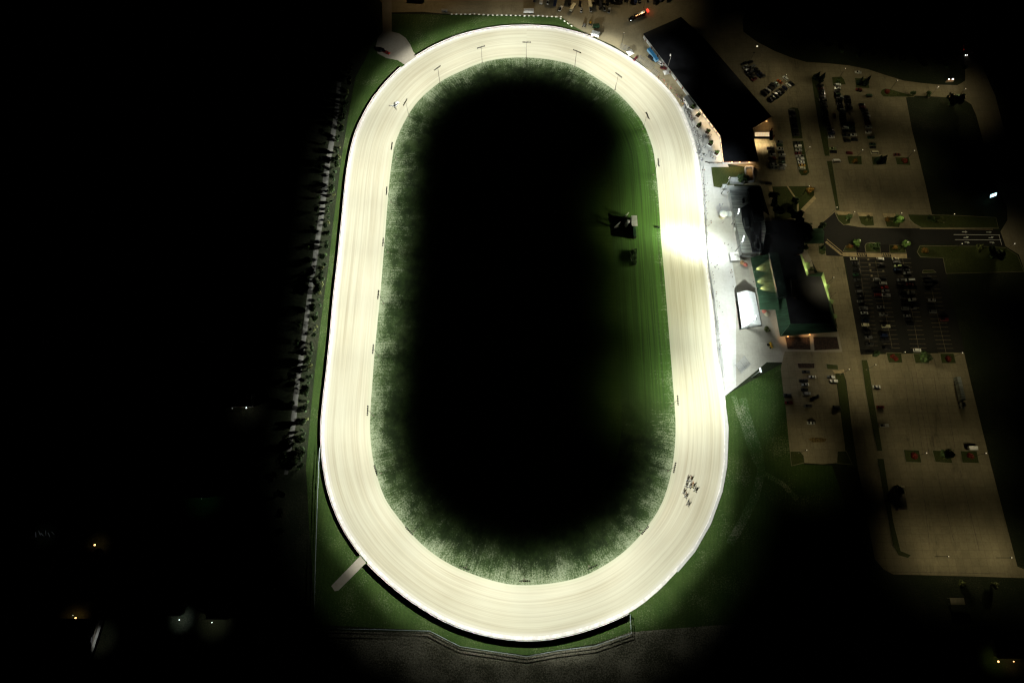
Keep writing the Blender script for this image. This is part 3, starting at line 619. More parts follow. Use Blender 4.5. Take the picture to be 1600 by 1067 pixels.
# ------------------------------------------------------------------ parking lot lamps
mp = MB(); mp.tube((0, 0, .4), (0, 0, 11.6), .14, .09); ME_lp = mp.mesh('pole', M['darksteel'])
mp = MB(); mp.tube((0, 0, 0), (0, 0, .7), .42, .4, 10); ME_lf = mp.mesh('footing', M['kerb'])
mp = MB(); mp.box((0, 0, 11.7), (1.5, .8, .3), taper=.8); ME_lh = mp.mesh('lamp_head', M['darksteel'])
mp = MB(); mp.ball((0, 0, 11.95), .3, 8, 4); ME_ll = mp.mesh('lens', M['warmlens'])
WARM = (1.0, .88, .52); WW = (1.0, .90, .62)
lots = [(1229,117,.16,'beside the clustered cars in the north west lot'),(1321,107.5,.15,'at the top of the north lot by the first planted island'),(1402.6,126,.16,'over the curve of the entrance road'),(1466.5,136,.17,'midway along the entrance road'),(1509,139,.12,'where the entrance road meets the right hand road'),
 (1265.5,230,.15,'on the drive between the casino and the north lot'),(1348,234.5,.13,'beside the conifer island of the north lot'),(1429,235.5,.12,'at the right edge of the north lot'),(1264.6,291,.16,'at the corner of the triangular lawn'),(1308,324,.13,'at the foot of the long grass divider'),
 (1335.6,331,.12,'over the planted bed above the access road'),(1409,333,.13,'over the leafy tree above the access road'),(1344,375.5,.19,'by the left palm like shrub below the access road'),(1418.7,378.5,.15,'by the right palm like shrub below the access road'),(1503.5,380.7,.09,'on the grass below the lane arrows'),(1585.7,380.7,.09,'beside the junction of the access road'),(1491.6,334.5,.07,'on the lawn above the access road'),
 (1303,433.5,.19,'beside the green roofed building'),(1414.5,550,.19,'at the foot of the dark asphalt lot between two islands'),(1504,551,.15,'at the lower right corner of the dark asphalt lot'),(1368.7,569.6,.13,'at the top of the long divider of the south lot'),(1327,577,.15,'on the drive beside the small south lot'),(1260.7,703,.16,'at the bottom of the small south lot'),
 (1448,707.5,.14,'by the left planted island of the south lot'),(1541,708,.12,'by the right planted island of the south lot'),(1482.5,869,.26,'left one at the bottom of the south lot'),(1581,871,.26,'right one at the bottom of the south lot')]
for (u, v, e, wh) in lots:
    p = G(u, v, 12)
    r = thing('lot_lamp', 'slender lot lamp ' + wh, 'street lamp', (p.x, p.y, 0), 'lamps of the car parks')
    link('pole', ME_lp, r); link('footing', ME_lf, r); hd = link('lamp_head', ME_lh, r); link('lens', ME_ll, hd)
    lamp((p.x, p.y, 11.2), e * (1.75 if e < .2 else 1.45), 62 if 1300 < u < 1520 and 372 < v < 555 else 46, WARM, p0=.0, pw=1.4)
    if e > .2: lamp((p.x, p.y, 11.0), .12, 18, WARM, p0=.0, pw=1.5)
for (u, v, e, r0, col, wh) in ((1178.6,82,.07,55,WW,'shining star bright behind the big dark roof'),(905,-14,.30,62,(1, .78, .45),'in the stable yard above the horse trailers'),(665,-22,.22,55,(1, .72, .38),'in the stable yard above the left end of the blocks'),(1010,-6,.22,60,(1, .82, .5),'in the stable yard above the red lit truck'),(790,-25,.22,58,(1, .80, .48),'in the stable yard above the white trailer'),(975,52,.22,48,GW,'in the yard between the track and the big dark roof')):
    p = G(u, v, 12); r = thing('yard_lamp', 'thin pole yard lamp ' + wh, 'street lamp', (p.x, p.y, 0), 'lamps of the stable yard')
    link('pole', ME_lp, r); link('footing', ME_lf, r); hd = link('lamp_head', ME_lh, r); l2 = link('lens', ME_ll, hd)
    if u == 1178.6: l2.scale = (2.2, 2.2, 1.5)
    lamp((p.x, p.y, 11.2), e, r0, col, p0=.05, pw=1.1)
# ------------------------------------------------------------------ buildings
def block(root, name, px, h, wallm, roofm, ins=.6, z0=0, lip=.5, wall=True):
    P = [(p.x, p.y) for p in GS(px, h)]
    if wall:
        mb = MB(); mb.prism(inset(P, ins), z0, h - lip); mb.build('wall', wallm, root)
    mb = MB(); mb.prism(P, h - lip + .003, h); return mb.build(name, roofm, root)
def root_at(name, label, cat, px, group=None):
    c = centroid(GS(px)); return thing(name, label, cat, (c.x, c.y, 0), group)
# casino hall
hall = [(1005,53),(1064,27),(1100,60),(1165,135),(1205,182),(1176,200),(1179.5,224),(1185,251.5),(1131,252.5),(1126,212),(1092,167)]
r = root_at('casino_hall', 'huge black roofed hall with pale siding beside the upper right bend', 'building', hall)
block(r, 'roof', hall, 4.2, M['siding'], M['black'], .5)
def wallbits(root, a, b, n, name, m, z, sz, zz=None, off=.2, h=0, inset_d=.5):
    A, B = G(a[0], a[1], h), G(b[0], b[1], h); d = (B - A); d.z = 0; ln = d.length; d.normalize(); nn = Vector((-d.y, d.x, 0))
    c = Vector((8, 180, 0))
    if (A - c).dot(nn) > 0: nn = -nn    # towards the track
    out = []
    for i in range(n):
        p = A + d * ln * (i + .5) / n - nn * (inset_d - off); p.z = z
        mb = MB(); mb.box(p, (sz[0], .12, sz[1]), math.atan2(d.y, d.x)); out.append((mb.build(name, m, root), p, nn))
    return out
wallbits(r, (1005,53), (1092,167), 9, 'door', M['rust'], 1.3, (1.2, 2.2), h=4.2, off=.05)
# canopy with lamps over the terrace side
for a, b, n in (((1093,168),(1126,212),6), ((1126,213),(1131,251),5)):
    for (o, p, nn) in wallbits(r, a, b, n, 'window', M['warmwin'], 2.2, (3.2, 1.0), h=4.2, off=.05):
        q = p + nn * 2.0; lamp((q.x, q.y, 3.4), 1.1, 6.5, (1, .74, .42), p0=0)
    A, B = G(a[0], a[1], 5.4), G(b[0], b[1], 5.4)
for a, b in (((1131,252.5),(1185,251.5)), ((1176,200),(1205,182))):
    A = G(a[0], a[1], 4.2); B = G(b[0], b[1], 4.2); mb = MB(); d = (B - A).normalized(); mb.box(((A.x + B.x) / 2, (A.y + B.y) / 2, 3.75), ((B - A).length * .98, .5, .8), math.atan2(d.y, d.x)); mb.build('fascia', M['rust'], r)
for (u, v, e) in ((1144,256,.9), (1156,256,.5), (1171,256,.9), (1198,192,.35)):
    p = G(u, v, 4); mb = MB(); mb.box((p.x, p.y + 1.2, 4), (1, .3, .4)); mb.build('wall_lamp', M['orangelens'], r); lamp((p.x, p.y, 3.6), e, 10, (1, .58, .26), p0=0)
for (u, v, s) in ((1141,205,2.2),(1143,208,1.6),(1150,204,1.8),(1155,212,1.4),(1095,60,1.2),(1120,100,1.5),(1163,240,1.2)):
    p = G(u, v, 4.2); mb = MB(); mb.box((p.x, p.y, 4.2 + s / 2), (s * 1.3, s, s)); mb.build('roof_unit', M['blackm'], r)
p = G(1164,226,4.2); q = G(1164,243,4.2); mb = MB(); mb.box(((p.x + q.x) / 2, (p.y + q.y) / 2, 4.5), (.7, (p - q).length, .6)); mb.build('roof_duct', M['blackm'], r)
# lean-to along the wall, awning, white box kiosk
an = [(1077.5,144.5),(1083,141),(1097,157),(1091,162)]
a = root_at('lean_to', 'low ribbed grey lean-to roof against the long pale wall', 'shed', an); block(a, 'roof', an, 2.8, M['siding'], mat('ribbed_dark_roof', (.12, .125, .12), .6, .2, .3, 1.0, stretch=(4, 1, 1)), .3, lip=.25)
kn = [(1068,152),(1074,148.5),(1084,162.5),(1077,165.5)]
a = root_at('kiosk', 'white box kiosk with pale roof in front of the lean-to', 'kiosk', kn); block(a, 'roof', kn, 3.2, M['white'], M['siding'], .15, lip=.2); wallbits(a, (1068,152), (1077,165.5), 2, 'window', M['glass'], 1.6, (1.6, .9), h=3.2, inset_d=.15, off=.08)
# blue trailer and things under the wall
def oriented(px0, px1, wd, z0, z1, mb, mi=0, taper=1):
    A, B = G(*px0), G(*px1); d = B - A; mb.box(((A.x + B.x) / 2, (A.y + B.y) / 2, (z0 + z1) / 2), (d.length, wd, z1 - z0), math.atan2(d.y, d.x), mi, taper=taper)
def wheelset(root, A, B, wd, fr, rad=.5):
    d = (B - A); rz = math.atan2(d.y, d.x); d = d.normalized(); n = Vector((-d.y, d.x, 0)); L = (B - A).length
    for f in fr:
        for s in (-1, 1):
            c = A + d * L * f + n * s * (wd / 2 - .12); c.z = rad
            mb = MB(); mb.tube(c - n * .14, c + n * .14, rad, rad, 10); mb.build('wheel', M['tyre'], root)
def trailer(name, label, a, b, wd, h, m, roofm=None, cat='trailer', floor=1.0, grp=None, cab=None, wheels=(.72, .82)):
    A, B = G(*a), G(*b); r = thing(name, label, cat, ((A.x + B.x) / 2, (A.y + B.y) / 2, 0), grp)
    mb = MB(); oriented(a, b, wd, floor, h - .12, mb); mb.build('body', m, r)
    mb = MB(); oriented(a, b, wd - .02, h - .117, h, mb, taper=.97); mb.build('roof', roofm or m, r)
    mb = MB(); oriented(a, b, wd * .5, floor - .35, floor - .01, mb); mb.build('chassis', M['darksteel'], r)
    wheelset(r, A, B, wd, wheels)
    if cab:
        d = (A - B).normalized(); c = A + d * 2.6; rz = math.atan2(d.y, d.x)
        mb = MB(); mb.box((c.x - d.x * .3, c.y - d.y * .3, 1.9), (2.6, wd * .92, 2.4), rz, taper=.88); mb.box((c.x + d.x * 1.7, c.y + d.y * 1.7, 1.3), (1.6, wd * .8, 1.3), rz, taper=.85); cb = mb.build('cab', cab, r)
        mb = MB(); mb.box((c.x + d.x * .9, c.y + d.y * .9, 2.35), (.5, wd * .8, .9), rz); mb.build('windscreen', M['glass'], cb)
        wheelset(r, A + d * 1, A + d * 4.6, wd, (.1, .85))
    return r
trailer('trailer', 'long blue topped trailer with pale blue side parked under the pale wall', (1012.5,80), (1026,98.5), 2.7, 3.2, M['paleblue'], M['blue'])
trailer('semi_trailer', 'long pale semi trailer truck parked alone at the right of the south lot', (1499.8,627), (1491.8,591), 2.6, 4.0, M['silverroof'], M['silverroof'], 'truck', cab=PM['silver'])
trailer('box_trailer', 'white box trailer parked above the right island of the south lot', (1509.5,700.5), (1523,701), 2.5, 3.2, M['white'])
trailer('trailer', 'white trailer standing on the yard just above the row of blocks', (818,20.5), (834,20.5), 2.5, 3.2, M['white'])
trailer('trailer', 'small grey flat trailer at the left end of the row of blocks', (690,18), (699,18.4), 2.0, 1.6, PM['silver'], floor=.8)
trailer('camper', 'white camper with dark window band beside the outer track edge', (924,54.5), (936,57.5), 3.6, 3.0, M['white'], M['siding'], 'camper')
# grandstand
gs = [(1139,291.5),(1188,290.7),(1194,344),(1197,360),(1190,395.7),(1159.5,396)]
r = root_at('grandstand', 'grandstand with shiny silver roof facing the finish line', 'grandstand', gs)
ob = block(r, 'roof', gs, 8, M['siding'], M['silverroof'], 1.2, lip=.4)
up = [(1169,295),(1185,293),(1194,343),(1179,346)]
P = [(p.x, p.y) for p in GS(up, 10)]; mb = MB(); mb.prism(P, 8.01, 10); mb.build('upper_roof', M['blackm'], r)
bk = [(1158,325),(1170,318),(1181,346),(1190,347),(1189,393),(1176,393),(1172,375),(1164,360),(1160,345)]
P = [(p.x, p.y) for p in GS(bk, 8.7)]; mb = MB(); mb.prism(P, 8.01, 8.7); mb.build('lower_roof', M['black'], r)
for (u, v, su, sv, z) in ((1161,315,1.5,3,1.2),(1165,350,3,7,2.5),(1180,385,2,5,1.4),(1175,360,2,3,1.2),(1183,370,1.5,2,1),(1190,385,1.5,4,1.2)):
    p = G(u, v, 8.7); mb = MB(); mb.box((p.x, p.y, 8.72 + z / 2), (su, sv, z)); mb.build('roof_unit', M['blackm'], r)
A = G(1139.5,292,8); B = G(1160,396,8)
for i in range(12):   # glazed front bays
    t = (i + .5) / 12; p = A.lerp(B, t); d = (B - A).normalized(); n = Vector((d.y, -d.x, 0)); n = -n if n.x > 0 else n
    for z in (2, 5.5):
        mb = MB(); mb.box((p.x - n.x * 1.12, p.y - n.y * 1.12, z), (3.2, .15, 2.0), math.atan2(d.y, d.x)); mb.build('window', M['glass'], r)
p = G(1137,334,4); mb = MB(); mb.tube((p.x - 3, p.y, .1), (p.x - 3, p.y, 4), 2.2, 2.2, 14); a = thing('entrance_booth', 'round glowing white booth in front of the grandstand', 'booth', (p.x - 3, p.y, 0)); mb.build('wall', M['cream'], a)
mb = MB(); mb.tube((p.x - 3, p.y, 4.01), (p.x - 3, p.y, 4.9), 2.9, 1.6, 14); mb.tube((p.x + 1, p.y, 3.3), (p.x + 1.02, p.y, 4.0), 2.2, 2.2, 14); mb.build('roof', M['tent'], a)
# dark entrance wing behind the stand
wg = [(1190,346),(1240,343),(1252,350),(1258,372),(1254,396),(1216,402),(1191,398)]
r = root_at('entrance_wing', 'black roofed entrance wing behind the grandstand', 'building', wg); block(r, 'roof', wg, 6, M['rust'], M['black'], .8)
for (a0, a1) in (((1193,366),(1214,364)), ((1190,357),(1192,366))):
    A, B = G(a0[0], a0[1], 6), G(a1[0], a1[1], 6); d = B - A; mb = MB(); mb.box(((A.x + B.x) / 2, (A.y + B.y) / 2, 6.5), (d.length, .8, 1), math.atan2(d.y, d.x)); mb.build('roof_parapet', M['blackm'], r)
pc = [(1256,358),(1284,356),(1288,362),(1287,380),(1258,381)]
r = root_at('drop_off_canopy', 'dark green drop-off canopy reaching towards the drive', 'canopy', pc)
P = [(p.x, p.y) for p in GS(pc, 4.6)]; mb = MB(); mb.prism(P, 4.2, 4.6); mb.build('roof', M['greenroof'], r)
for q in inset(P, .8): mb = MB(); mb.box((q[0], q[1], 2.1), (.5, .5, 4.2)); mb.build('post', M['cream'], r)
# green roofed building
inr = [(1203,397),(1250,399),(1261,431.5),(1283,432.5),(1295,470),(1299.5,504.5),(1235,506),(1228,466)]
r = root_at('clubhouse', 'large clubhouse with green metal roof skirts and a black flat roof', 'building', inr)
ZI, ZO = 6.6, 3.4
wl = [(1175,405),(1251,400),(1262,429),(1285,427),(1296,470),(1306,516),(1221,523),(1213,482),(1189,482),(1186,464)]
mb = MB(); mb.prism(inset([(p.x, p.y) for p in GS(wl, ZO)], .8), 0, ZO - .25); mb.build('wall', M['cream'], r)
mb = MB(); mb.prism([(p.x, p.y) for p in GS(inr, ZI)], ZO - .2, ZI); mb.build('flat_roof', M['black'], r)
def skirt(a, b, c, d, m, nm='roof', zi=None):   # a,b on the low eave; c,d on the high edge
    zi = zi or ZI
    lo = [G(a[0], a[1], ZO), G(b[0], b[1], ZO)]; hi = [G(c[0], c[1], zi + .05), G(d[0], d[1], zi + .05)]
    v = lo + hi; dn = [q - Vector((0, 0, .25)) for q in v]; mb = MB()
    mb.add(v + dn, [(0, 1, 2, 3), (7, 6, 5, 4), (0, 4, 5, 1), (1, 5, 6, 2), (2, 6, 7, 3), (3, 7, 4, 0)]); mb.build(nm, m, r)
GR = M['greenroof']
skirt((1172.7,402.5),(1184.9,464),(1216,465.5),(1201,396), GR); skirt((1185,464.2),(1187.3,483.8),(1218,483.8),(1216,465.7), GR)
skirt((1187.4,484),(1211.5,484),(1227.8,468),(1216.2,466.5), GR) if False else None
skirt((1211.7,484),(1219,525.5),(1235,506),(1228,466), GR)
skirt((1219.2,525.6),(1308.5,518),(1299.5,504.7),(1235.2,506.2), GR)
skirt((1308.5,517.6),(1297.5,470),(1294.8,470),(1299.4,504.3), GR)
skirt((1297.5,469.8),(1286.7,425),(1283.4,432.5),(1294.8,469.8), M['litparapet'])
skirt((1286.4,425),(1263.8,428),(1261,431.5),(1283,432.3), GR)
skirt((1263.8,427.8),(1252.4,396.8),(1250.2,399),(1260.8,431.3), M['litparapet'])
skirt((1218,484),(1216,466),(1228,466),(1229,480), GR)
cl = [(1201,395),(1216,395),(1230.5,461.7),(1216,465)]
mb = MB(); mb.prism([(p.x, p.y) for p in GS(cl, 8.4)], ZI - 3, 8.4); mb.build('clerestory', mat('dark_green_grey_roof', (.03, .05, .042), .5, .2, .2, .4), r)
A, B = G(1201,395,8.4), G(1216,465,8.4); d = B - A; mb = MB(); mb.box(((A.x + B.x) / 2, (A.y + B.y) / 2, 8.5), (d.length, .35, .2), math.atan2(d.y, d.x)); mb.build('gutter', M['steel'], r)
vl = [(1236,437),(1244,437),(1248,460),(1246,467),(1238,463)]
mb = MB(); P = GS(vl, 7.9); c = centroid([(q.x, q.y) for q in P]); mb.prism([(q.x, q.y) for q in P], ZI + .01, 7.9); mb.build('roof_monitor', mat('bronze_roof', (.08, .07, .05), .4, .4, .2, .4), r)
for px in ([(1256,410),(1266,410),(1265,420),(1259,420)], [(1289,443),(1297,445),(1295,451),(1290,450)], [(1295,466),(1303,469),(1301,475),(1296,473)], [(1303,490),(1308,492),(1308,497),(1303,497)]):
    P = [(q.x, q.y) for q in GS(px, 3.2)]; mb = MB(); mb.prism(P, 2.8, 3.2); pr = mb.build('porch_roof', M['litparapet'], r)
    mb = MB(); mb.prism(inset(P, .4), 0, 2.79); mb.build('porch_wall', M['cream'], pr)
for (u, v, z, e, rr, col) in ((1267,418,6.2,.5,11,(1, .95, .5)), (1268,408,6.2,.35,9,(1, .95, .5)), (1300,440,6.2,.8,12,(1, .95, .5)), (1305,458,6.2,.5,11,(1, .95, .5)), (1231,527,2.9,.9,7.5,(1, .58, .25)), (1265,524,2.9,.9,7.5,(1, .58, .25)), (1216,500,3.0,.25,9,(1, .95, .8)), (1219,515,3.0,.25,8,(1, .95, .8))):
    p = G(u, v, z)
    if z > 6:
        lp = thing('garden_lamp', 'low lamp on a post washing the green parapet, %s' % {418: 'left of the notch', 408: 'at the upper corner', 440: 'right of the notch', 458: 'farther down the right side'}[v], 'lamp', (p.x, p.y, 0))
        mb = MB(); mb.tube((p.x, p.y, 0), (p.x, p.y, z + .2), .08, .06, 6); mb.build('pole', M['darksteel'], lp)
        mb = MB(); mb.box((p.x, p.y, z + .3), (.4, .4, .3)); mb.build('lamp_head', M['darksteel'], lp)
        l = bpy.data.lights.new('lamp_glow', 'SPOT'); l.energy = 3600 * e; l.color = col; l.spot_size = R(120); l.spot_blend = 1; l.shadow_soft_size = .2
        o = bpy.data.objects.new('lamp_glow', l); COL.objects.link(o); o.location = (p.x, p.y, z); q = Vector((p.x - 7, p.y + 0, 5.0)); o.rotation_euler = (q - Vector(o.location)).to_track_quat('-Z', 'Y').to_euler()
    else:
        mb = MB(); mb.box((p.x, p.y + .5, z + .2), (.8, .3, .4)); mb.build('wall_lamp', M['orangelens'], r); lamp((p.x, p.y, z), e, rr, col, p0=0)
for (u, v) in ((1178.5,420.5),(1178,440.5),(1184.5,451)):    # eave floods washing up the west slope
    p = G(u, v, 4.4); t = G(u + 26, v - 4, 6.4)
    mb = MB(); mb.box((p.x - .2, p.y, 4.4), (.5, .6, .5)); fx = mb.build('floodlight', M['darksteel'], r)
    l = bpy.data.lights.new('lamp_glow', 'SPOT'); l.energy = 15000; l.color = (1, .50, .26); l.spot_size = R(62); l.spot_blend = .5; l.shadow_soft_size = .1
    o = bpy.data.objects.new('lamp_glow', l); COL.objects.link(o); o.location = (p.x + .2, p.y, 4.8); o.rotation_euler = (Vector((t.x, t.y, 5.4)) - Vector(o.location)).to_track_quat('-Z', 'Y').to_euler()
# porte cochere of the hall
pr = [(1179,206.5),(1204,206.5),(1204,217),(1179,217)]
r = root_at('porte_cochere', 'brightly lit entrance canopy with glowing fabric between dark beams', 'canopy', pr)
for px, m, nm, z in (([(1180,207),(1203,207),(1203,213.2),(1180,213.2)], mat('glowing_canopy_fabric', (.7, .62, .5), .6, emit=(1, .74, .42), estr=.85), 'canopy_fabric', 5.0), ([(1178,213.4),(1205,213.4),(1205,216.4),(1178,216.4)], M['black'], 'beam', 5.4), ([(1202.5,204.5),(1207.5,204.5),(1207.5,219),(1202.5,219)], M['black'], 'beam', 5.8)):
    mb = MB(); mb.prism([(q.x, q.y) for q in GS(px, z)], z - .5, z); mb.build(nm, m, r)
for q in GS([(1203,207),(1206,218)], 0): mb = MB(); mb.box((q.x, q.y, 2.3), (.8, .8, 4.6)); mb.build('post', M['rust'], r)
for k in range(9):
    A, B = G(1181 + k * 2.6, 207.3, 5.1), G(1181 + k * 2.6, 213, 5.1); mb = MB(); mb.box(((A.x + B.x) / 2, (A.y + B.y) / 2, 5.08), (.12, (A - B).length, .1)); mb.build('rib', M['cream'], r)
p = G(1193,221,4.4); lamp((p.x, p.y, 4.4), 2.6, 9, (1, .80, .48), p0=.1); p = G(1184,219,4.4); lamp((p.x, p.y, 4.4), 2.2, 8, (1, .80, .48), p0=.1); p = G(1203,222,4.4); lamp((p.x, p.y, 4.4), 1.2, 9, (1, .74, .42), p0=0)
# small service buildings between hall and stand
for px, h, lb, m in (([(1142,277),(1164,277),(1164,285),(1142,284)], 3.4, 'pale flat roofed service block at the top of the small lawn', M['siding']), ([(1129,288),(1136,288),(1136,294),(1129,294)], 3.2, 'grey box cabinet at the foot of the mast', M['siding'])):
    a = root_at('service_shed', lb, 'shed', px); block(a, 'roof', px, h, M['siding'], m, .2, lip=.2)
def frame_bed(px, label):
    P = [(q.x, q.y) for q in GS(px)]; a = root_at('walled_bed', label, 'enclosure', px)
    n = len(P)
    for i in range(n):
        A = Vector((*P[i], 0)); B = Vector((*P[(i + 1) % n], 0)); d = B - A; c = (A + B) / 2; k = d.normalized() * .3
        mb = MB(); mb.box((c.x, c.y, .9), (d.length - .65, .6, 1.8), math.atan2(d.y, d.x)); mb.build('wall', M['siding'], a)
frame_bed([(1163.5,262),(1175.5,262),(1177,285),(1166,285)], 'white walled enclosure of dark machines below the hall')
# marquee tent
r = thing('marquee', 'big white gabled marquee tent on the apron', 'tent', tuple(G(1170,484)))
e0, e1, e2, e3 = (G(1151.4,457.5,3), G(1179.5,457.5,3), G(1189.6,507.5,3), G(1159,512.6,3)); r0, r1 = G(1167.3,453.6,5.6), G(1175.5,505.5,5.6)
mb = MB(); mb.add([e0, e1, e2, e3, r0, r1], [(0, 4, 5, 3), (4, 1, 2, 5), (0, 1, 4), (3, 5, 2)]); mb.build('roof', M['tent'], r)
for (a, b) in ((e0, e3), (e1, e2)):
    for t in (0, .2, .4, .6, .8, 1):
        p = Vector(a).lerp(Vector(b), t); mb = MB(); mb.tube((p.x, p.y, 0), (p.x, p.y, 3), .08, .08, 6); mb.build('post', M['steel'], r)
for t in (.2, .4, .6, .8):
    a = Vector(e0).lerp(Vector(e3), t); b = Vector(r0).lerp(Vector(r1), t); c = Vector(e1).lerp(Vector(e2), t); mb = MB(); u = Vector((0, 0, .06)); mb.tube(a + u, b + u, .07, .07, 5); mb.tube(b + u, c + u, .07, .07, 5); mb.build('seam', M['siding'], r)
mb = MB()
for (a, b) in ((e3, e2),):
    mb.add([a, b, (b.x, b.y, .2), (a.x, a.y, .2)], [(0, 1, 2, 3)])
mb.build('end_curtain', M['tent'], r)
# small white tents
def pop_tent(u, v, s, label, m=None, hgt=3.6, rz=.0):
    c = G(u, v); r = thing('pop_up_tent', label, 'tent', (c.x, c.y, 0), None)
    k = [Vector((math.cos(rz + a) * s * .707, math.sin(rz + a) * s * .707, 2.4)) + Vector((c.x, c.y, 0)) for a in (R(45), R(135), R(225), R(315))]
    mb = MB(); mb.add(k + [Vector((c.x, c.y, hgt))], [(0, 1, 4), (1, 2, 4), (2, 3, 4), (3, 0, 4)]); 
    for i in range(4): q = k[i]; w2 = k[(i + 1) % 4]; mb.add([q, w2, w2 - Vector((0, 0, .35)), q - Vector((0, 0, .35))], [(0, 1, 2, 3)])
    mb.build('canopy', m or M['white'], r)
    for q in k: mb = MB(); mb.tube((q.x, q.y, 0), (q.x, q.y, 2.4), .05, .05, 6); mb.build('leg', M['steel'], r)
pop_tent(984,86,4.6, 'white pop-up tent beside the top right track edge', rz=.5)
pop_tent(1040,117,4.0, 'white pop-up tent at the foot of the thin mast', rz=.3)
pop_tent(1146.5,403,6.2, 'square white tent below the grandstand corner', rz=.05)
pop_tent(1136,375,0.1, 'x') if False else None
# patio umbrellas
def umbrella(u, v, m, label, rad=1.7):
    c = G(u, v); r = thing('patio_umbrella', label, 'umbrella', (c.x, c.y, 0), 'patio umbrellas')
    mb = MB(); n = 8; vs = [(c.x + rad * math.cos(2 * math.pi * i / n), c.y + rad * math.sin(2 * math.pi * i / n), 2.3) for i in range(n)] + [(c.x, c.y, 3.0)]
    mb.add(vs, [(i, (i + 1) % n, n) for i in range(n)]); mb.build('canopy', m, r)
    mb = MB(); mb.tube((c.x, c.y, 0), (c.x, c.y, 2.9), .05, .05, 6); mb.build('pole', M['steel'], r)
M['pinkc'] = mat('faded_red_canvas', (.5, .16, .12), .8)
umbrella(1192,488,M['pinkc'],'faded red umbrella in the courtyard below the green roof'); umbrella(1196,493,M['cream'],'cream umbrella in the courtyard beside the red one')
umbrella(1147.5,361,M['tent'],'white umbrella against the grandstand front'); umbrella(1158,413,M['wood'],'tan umbrella left of the green roof corner'); umbrella(1163,416,M['pinkc'],'rusty umbrella touching the green roof corner')
umbrella(1148,353,M['darksteel'],'black umbrella against the grandstand front',1.5)
# ------------------------------------------------------------------ tote board and infield things
def boxpart(root, name, c, d, m, rz=0, taper=1): mb = MB(); mb.box(c, d, rz, taper=taper); return mb.build(name, m, root)
A, B = G(990.5,336,5), G(992,369,5); yc = (A.y + B.y) / 2; ln = (A - B).length
r = thing('tote_board', 'infield tote board with a white lit face and dark green panel', 'scoreboard', (A.x, yc, 0))
boxpart(r, 'frame', (A.x, yc, 2.6), (1.6, ln, 3.5), M['darksteel'])
for k in (-.45, -.15, .15, .45): boxpart(r, 'post', (A.x, yc + ln * k, .6), (1.2, .5, .9), M['darksteel'])
boxpart(r, 'display', (A.x + .87, yc + ln * .24, 2.6), (.12, ln * .46, 3.3), mat('white_board_face', (.72, .74, .8), .5, 0, .1, .6)); boxpart(r, 'side_panel', (A.x + .87, yc - ln * .26, 2.6), (.12, ln * .44, 3.2), M['greenroof'])
boxpart(r, 'cap', (A.x + .2, yc + ln * .24, 4.45), (4.0, ln * .5, .14), M['white']); boxpart(r, 'cap', (A.x - .2, yc - ln * .27, 4.45), (2.0, ln * .44, .12), M['greenroof']); boxpart(r, 'base', (A.x, yc, .4), (2.2, ln * .9, .8), M['kerb']); boxpart(r, 'walkway', (A.x - 1.6, yc + ln * .25, 3.2), (1.4, ln * .4, .2), M['steel'])
c = G(978,352); r = thing('judges_pavilion', 'small round pavilion with grey conical roof behind the tote board', 'pavilion', (c.x, c.y, 0))
mb = MB(); mb.tube((c.x, c.y, 0), (c.x, c.y, 5.4), 1.3, 1.3, 8); mb.build('wall', M['siding'], r); mb = MB(); mb.tube((c.x, c.y, 5.41), (c.x, c.y, 6.6), 2.1, .25, 8); mb.build('roof', M['siding'], r)
for (u, v, rz, lb) in ((977,340,.5,'white angular sculpture above the round pavilion'), (964,354.5,.5,'white angular sculpture left of the round pavilion')):
    c = G(u, v); r = thing('sculpture', lb, 'sculpture', (c.x, c.y, 0)); boxpart(r, 'base', (c.x, c.y, .3), (2.5, 1.2, .6), M['kerb'], rz); mb = MB(); mb.tube((c.x - 1.9, c.y - 1.0, .7), (c.x + .2, c.y, 3.4), .45, .6, 6); mb.tube((c.x + .2, c.y, 3.4), (c.x + 1.9, c.y + 1.4, 4.6), .6, .3, 6); mb.build('figure', M['white'], r)
# ------------------------------------------------------------------ vegetation
def crown_mesh(name, m, rad, hgt, z0, n, seed, leaf=.55, shape='round', clumps=9):
    rd = random.Random(seed); mb = MB(); cl = []
    for i in range(clumps):
        a = rd.uniform(0, 6.283); q = rd.uniform(.15, .75) * rad; zz = z0 + hgt * rd.uniform(.25, .8); cl.append((math.cos(a) * q, math.sin(a) * q, zz, rad * rd.uniform(.32, .55)))
    for i in range(n):
        if shape == 'cone':
            t = rd.random() ** 1.4; lay = .72 + .28 * abs(math.sin(t * 17)); rr = rad * (1 - t) * lay * rd.uniform(.55, 1.05); a = rd.uniform(0, 6.283); c = Vector((math.cos(a) * rr, math.sin(a) * rr, z0 + hgt * t)); s = leaf * rd.uniform(.7, 1.2) * (1.1 - .6 * t)
            d = Vector((math.cos(a), math.sin(a), -.35))
        else:
            k = rd.choice(cl); d = Vector((rd.gauss(0, 1), rd.gauss(0, 1), rd.gauss(0, .8))).normalized(); c = Vector(k[:3]) + d * k[3] * rd.uniform(.6, 1.05); s = leaf * rd.uniform(.6, 1.3)
        n1 = (d + Vector((rd.gauss(0, .5), rd.gauss(0, .5), rd.gauss(0, .5) + .3))).normalized(); a1 = n1.orthogonal().normalized(); b1 = n1.cross(a1)
        mb.add([c + a1 * s, c + b1 * s * .7, c - a1 * s, c - b1 * s * .7], [(0, 1, 2, 3)])
    return mb.mesh(name, m)
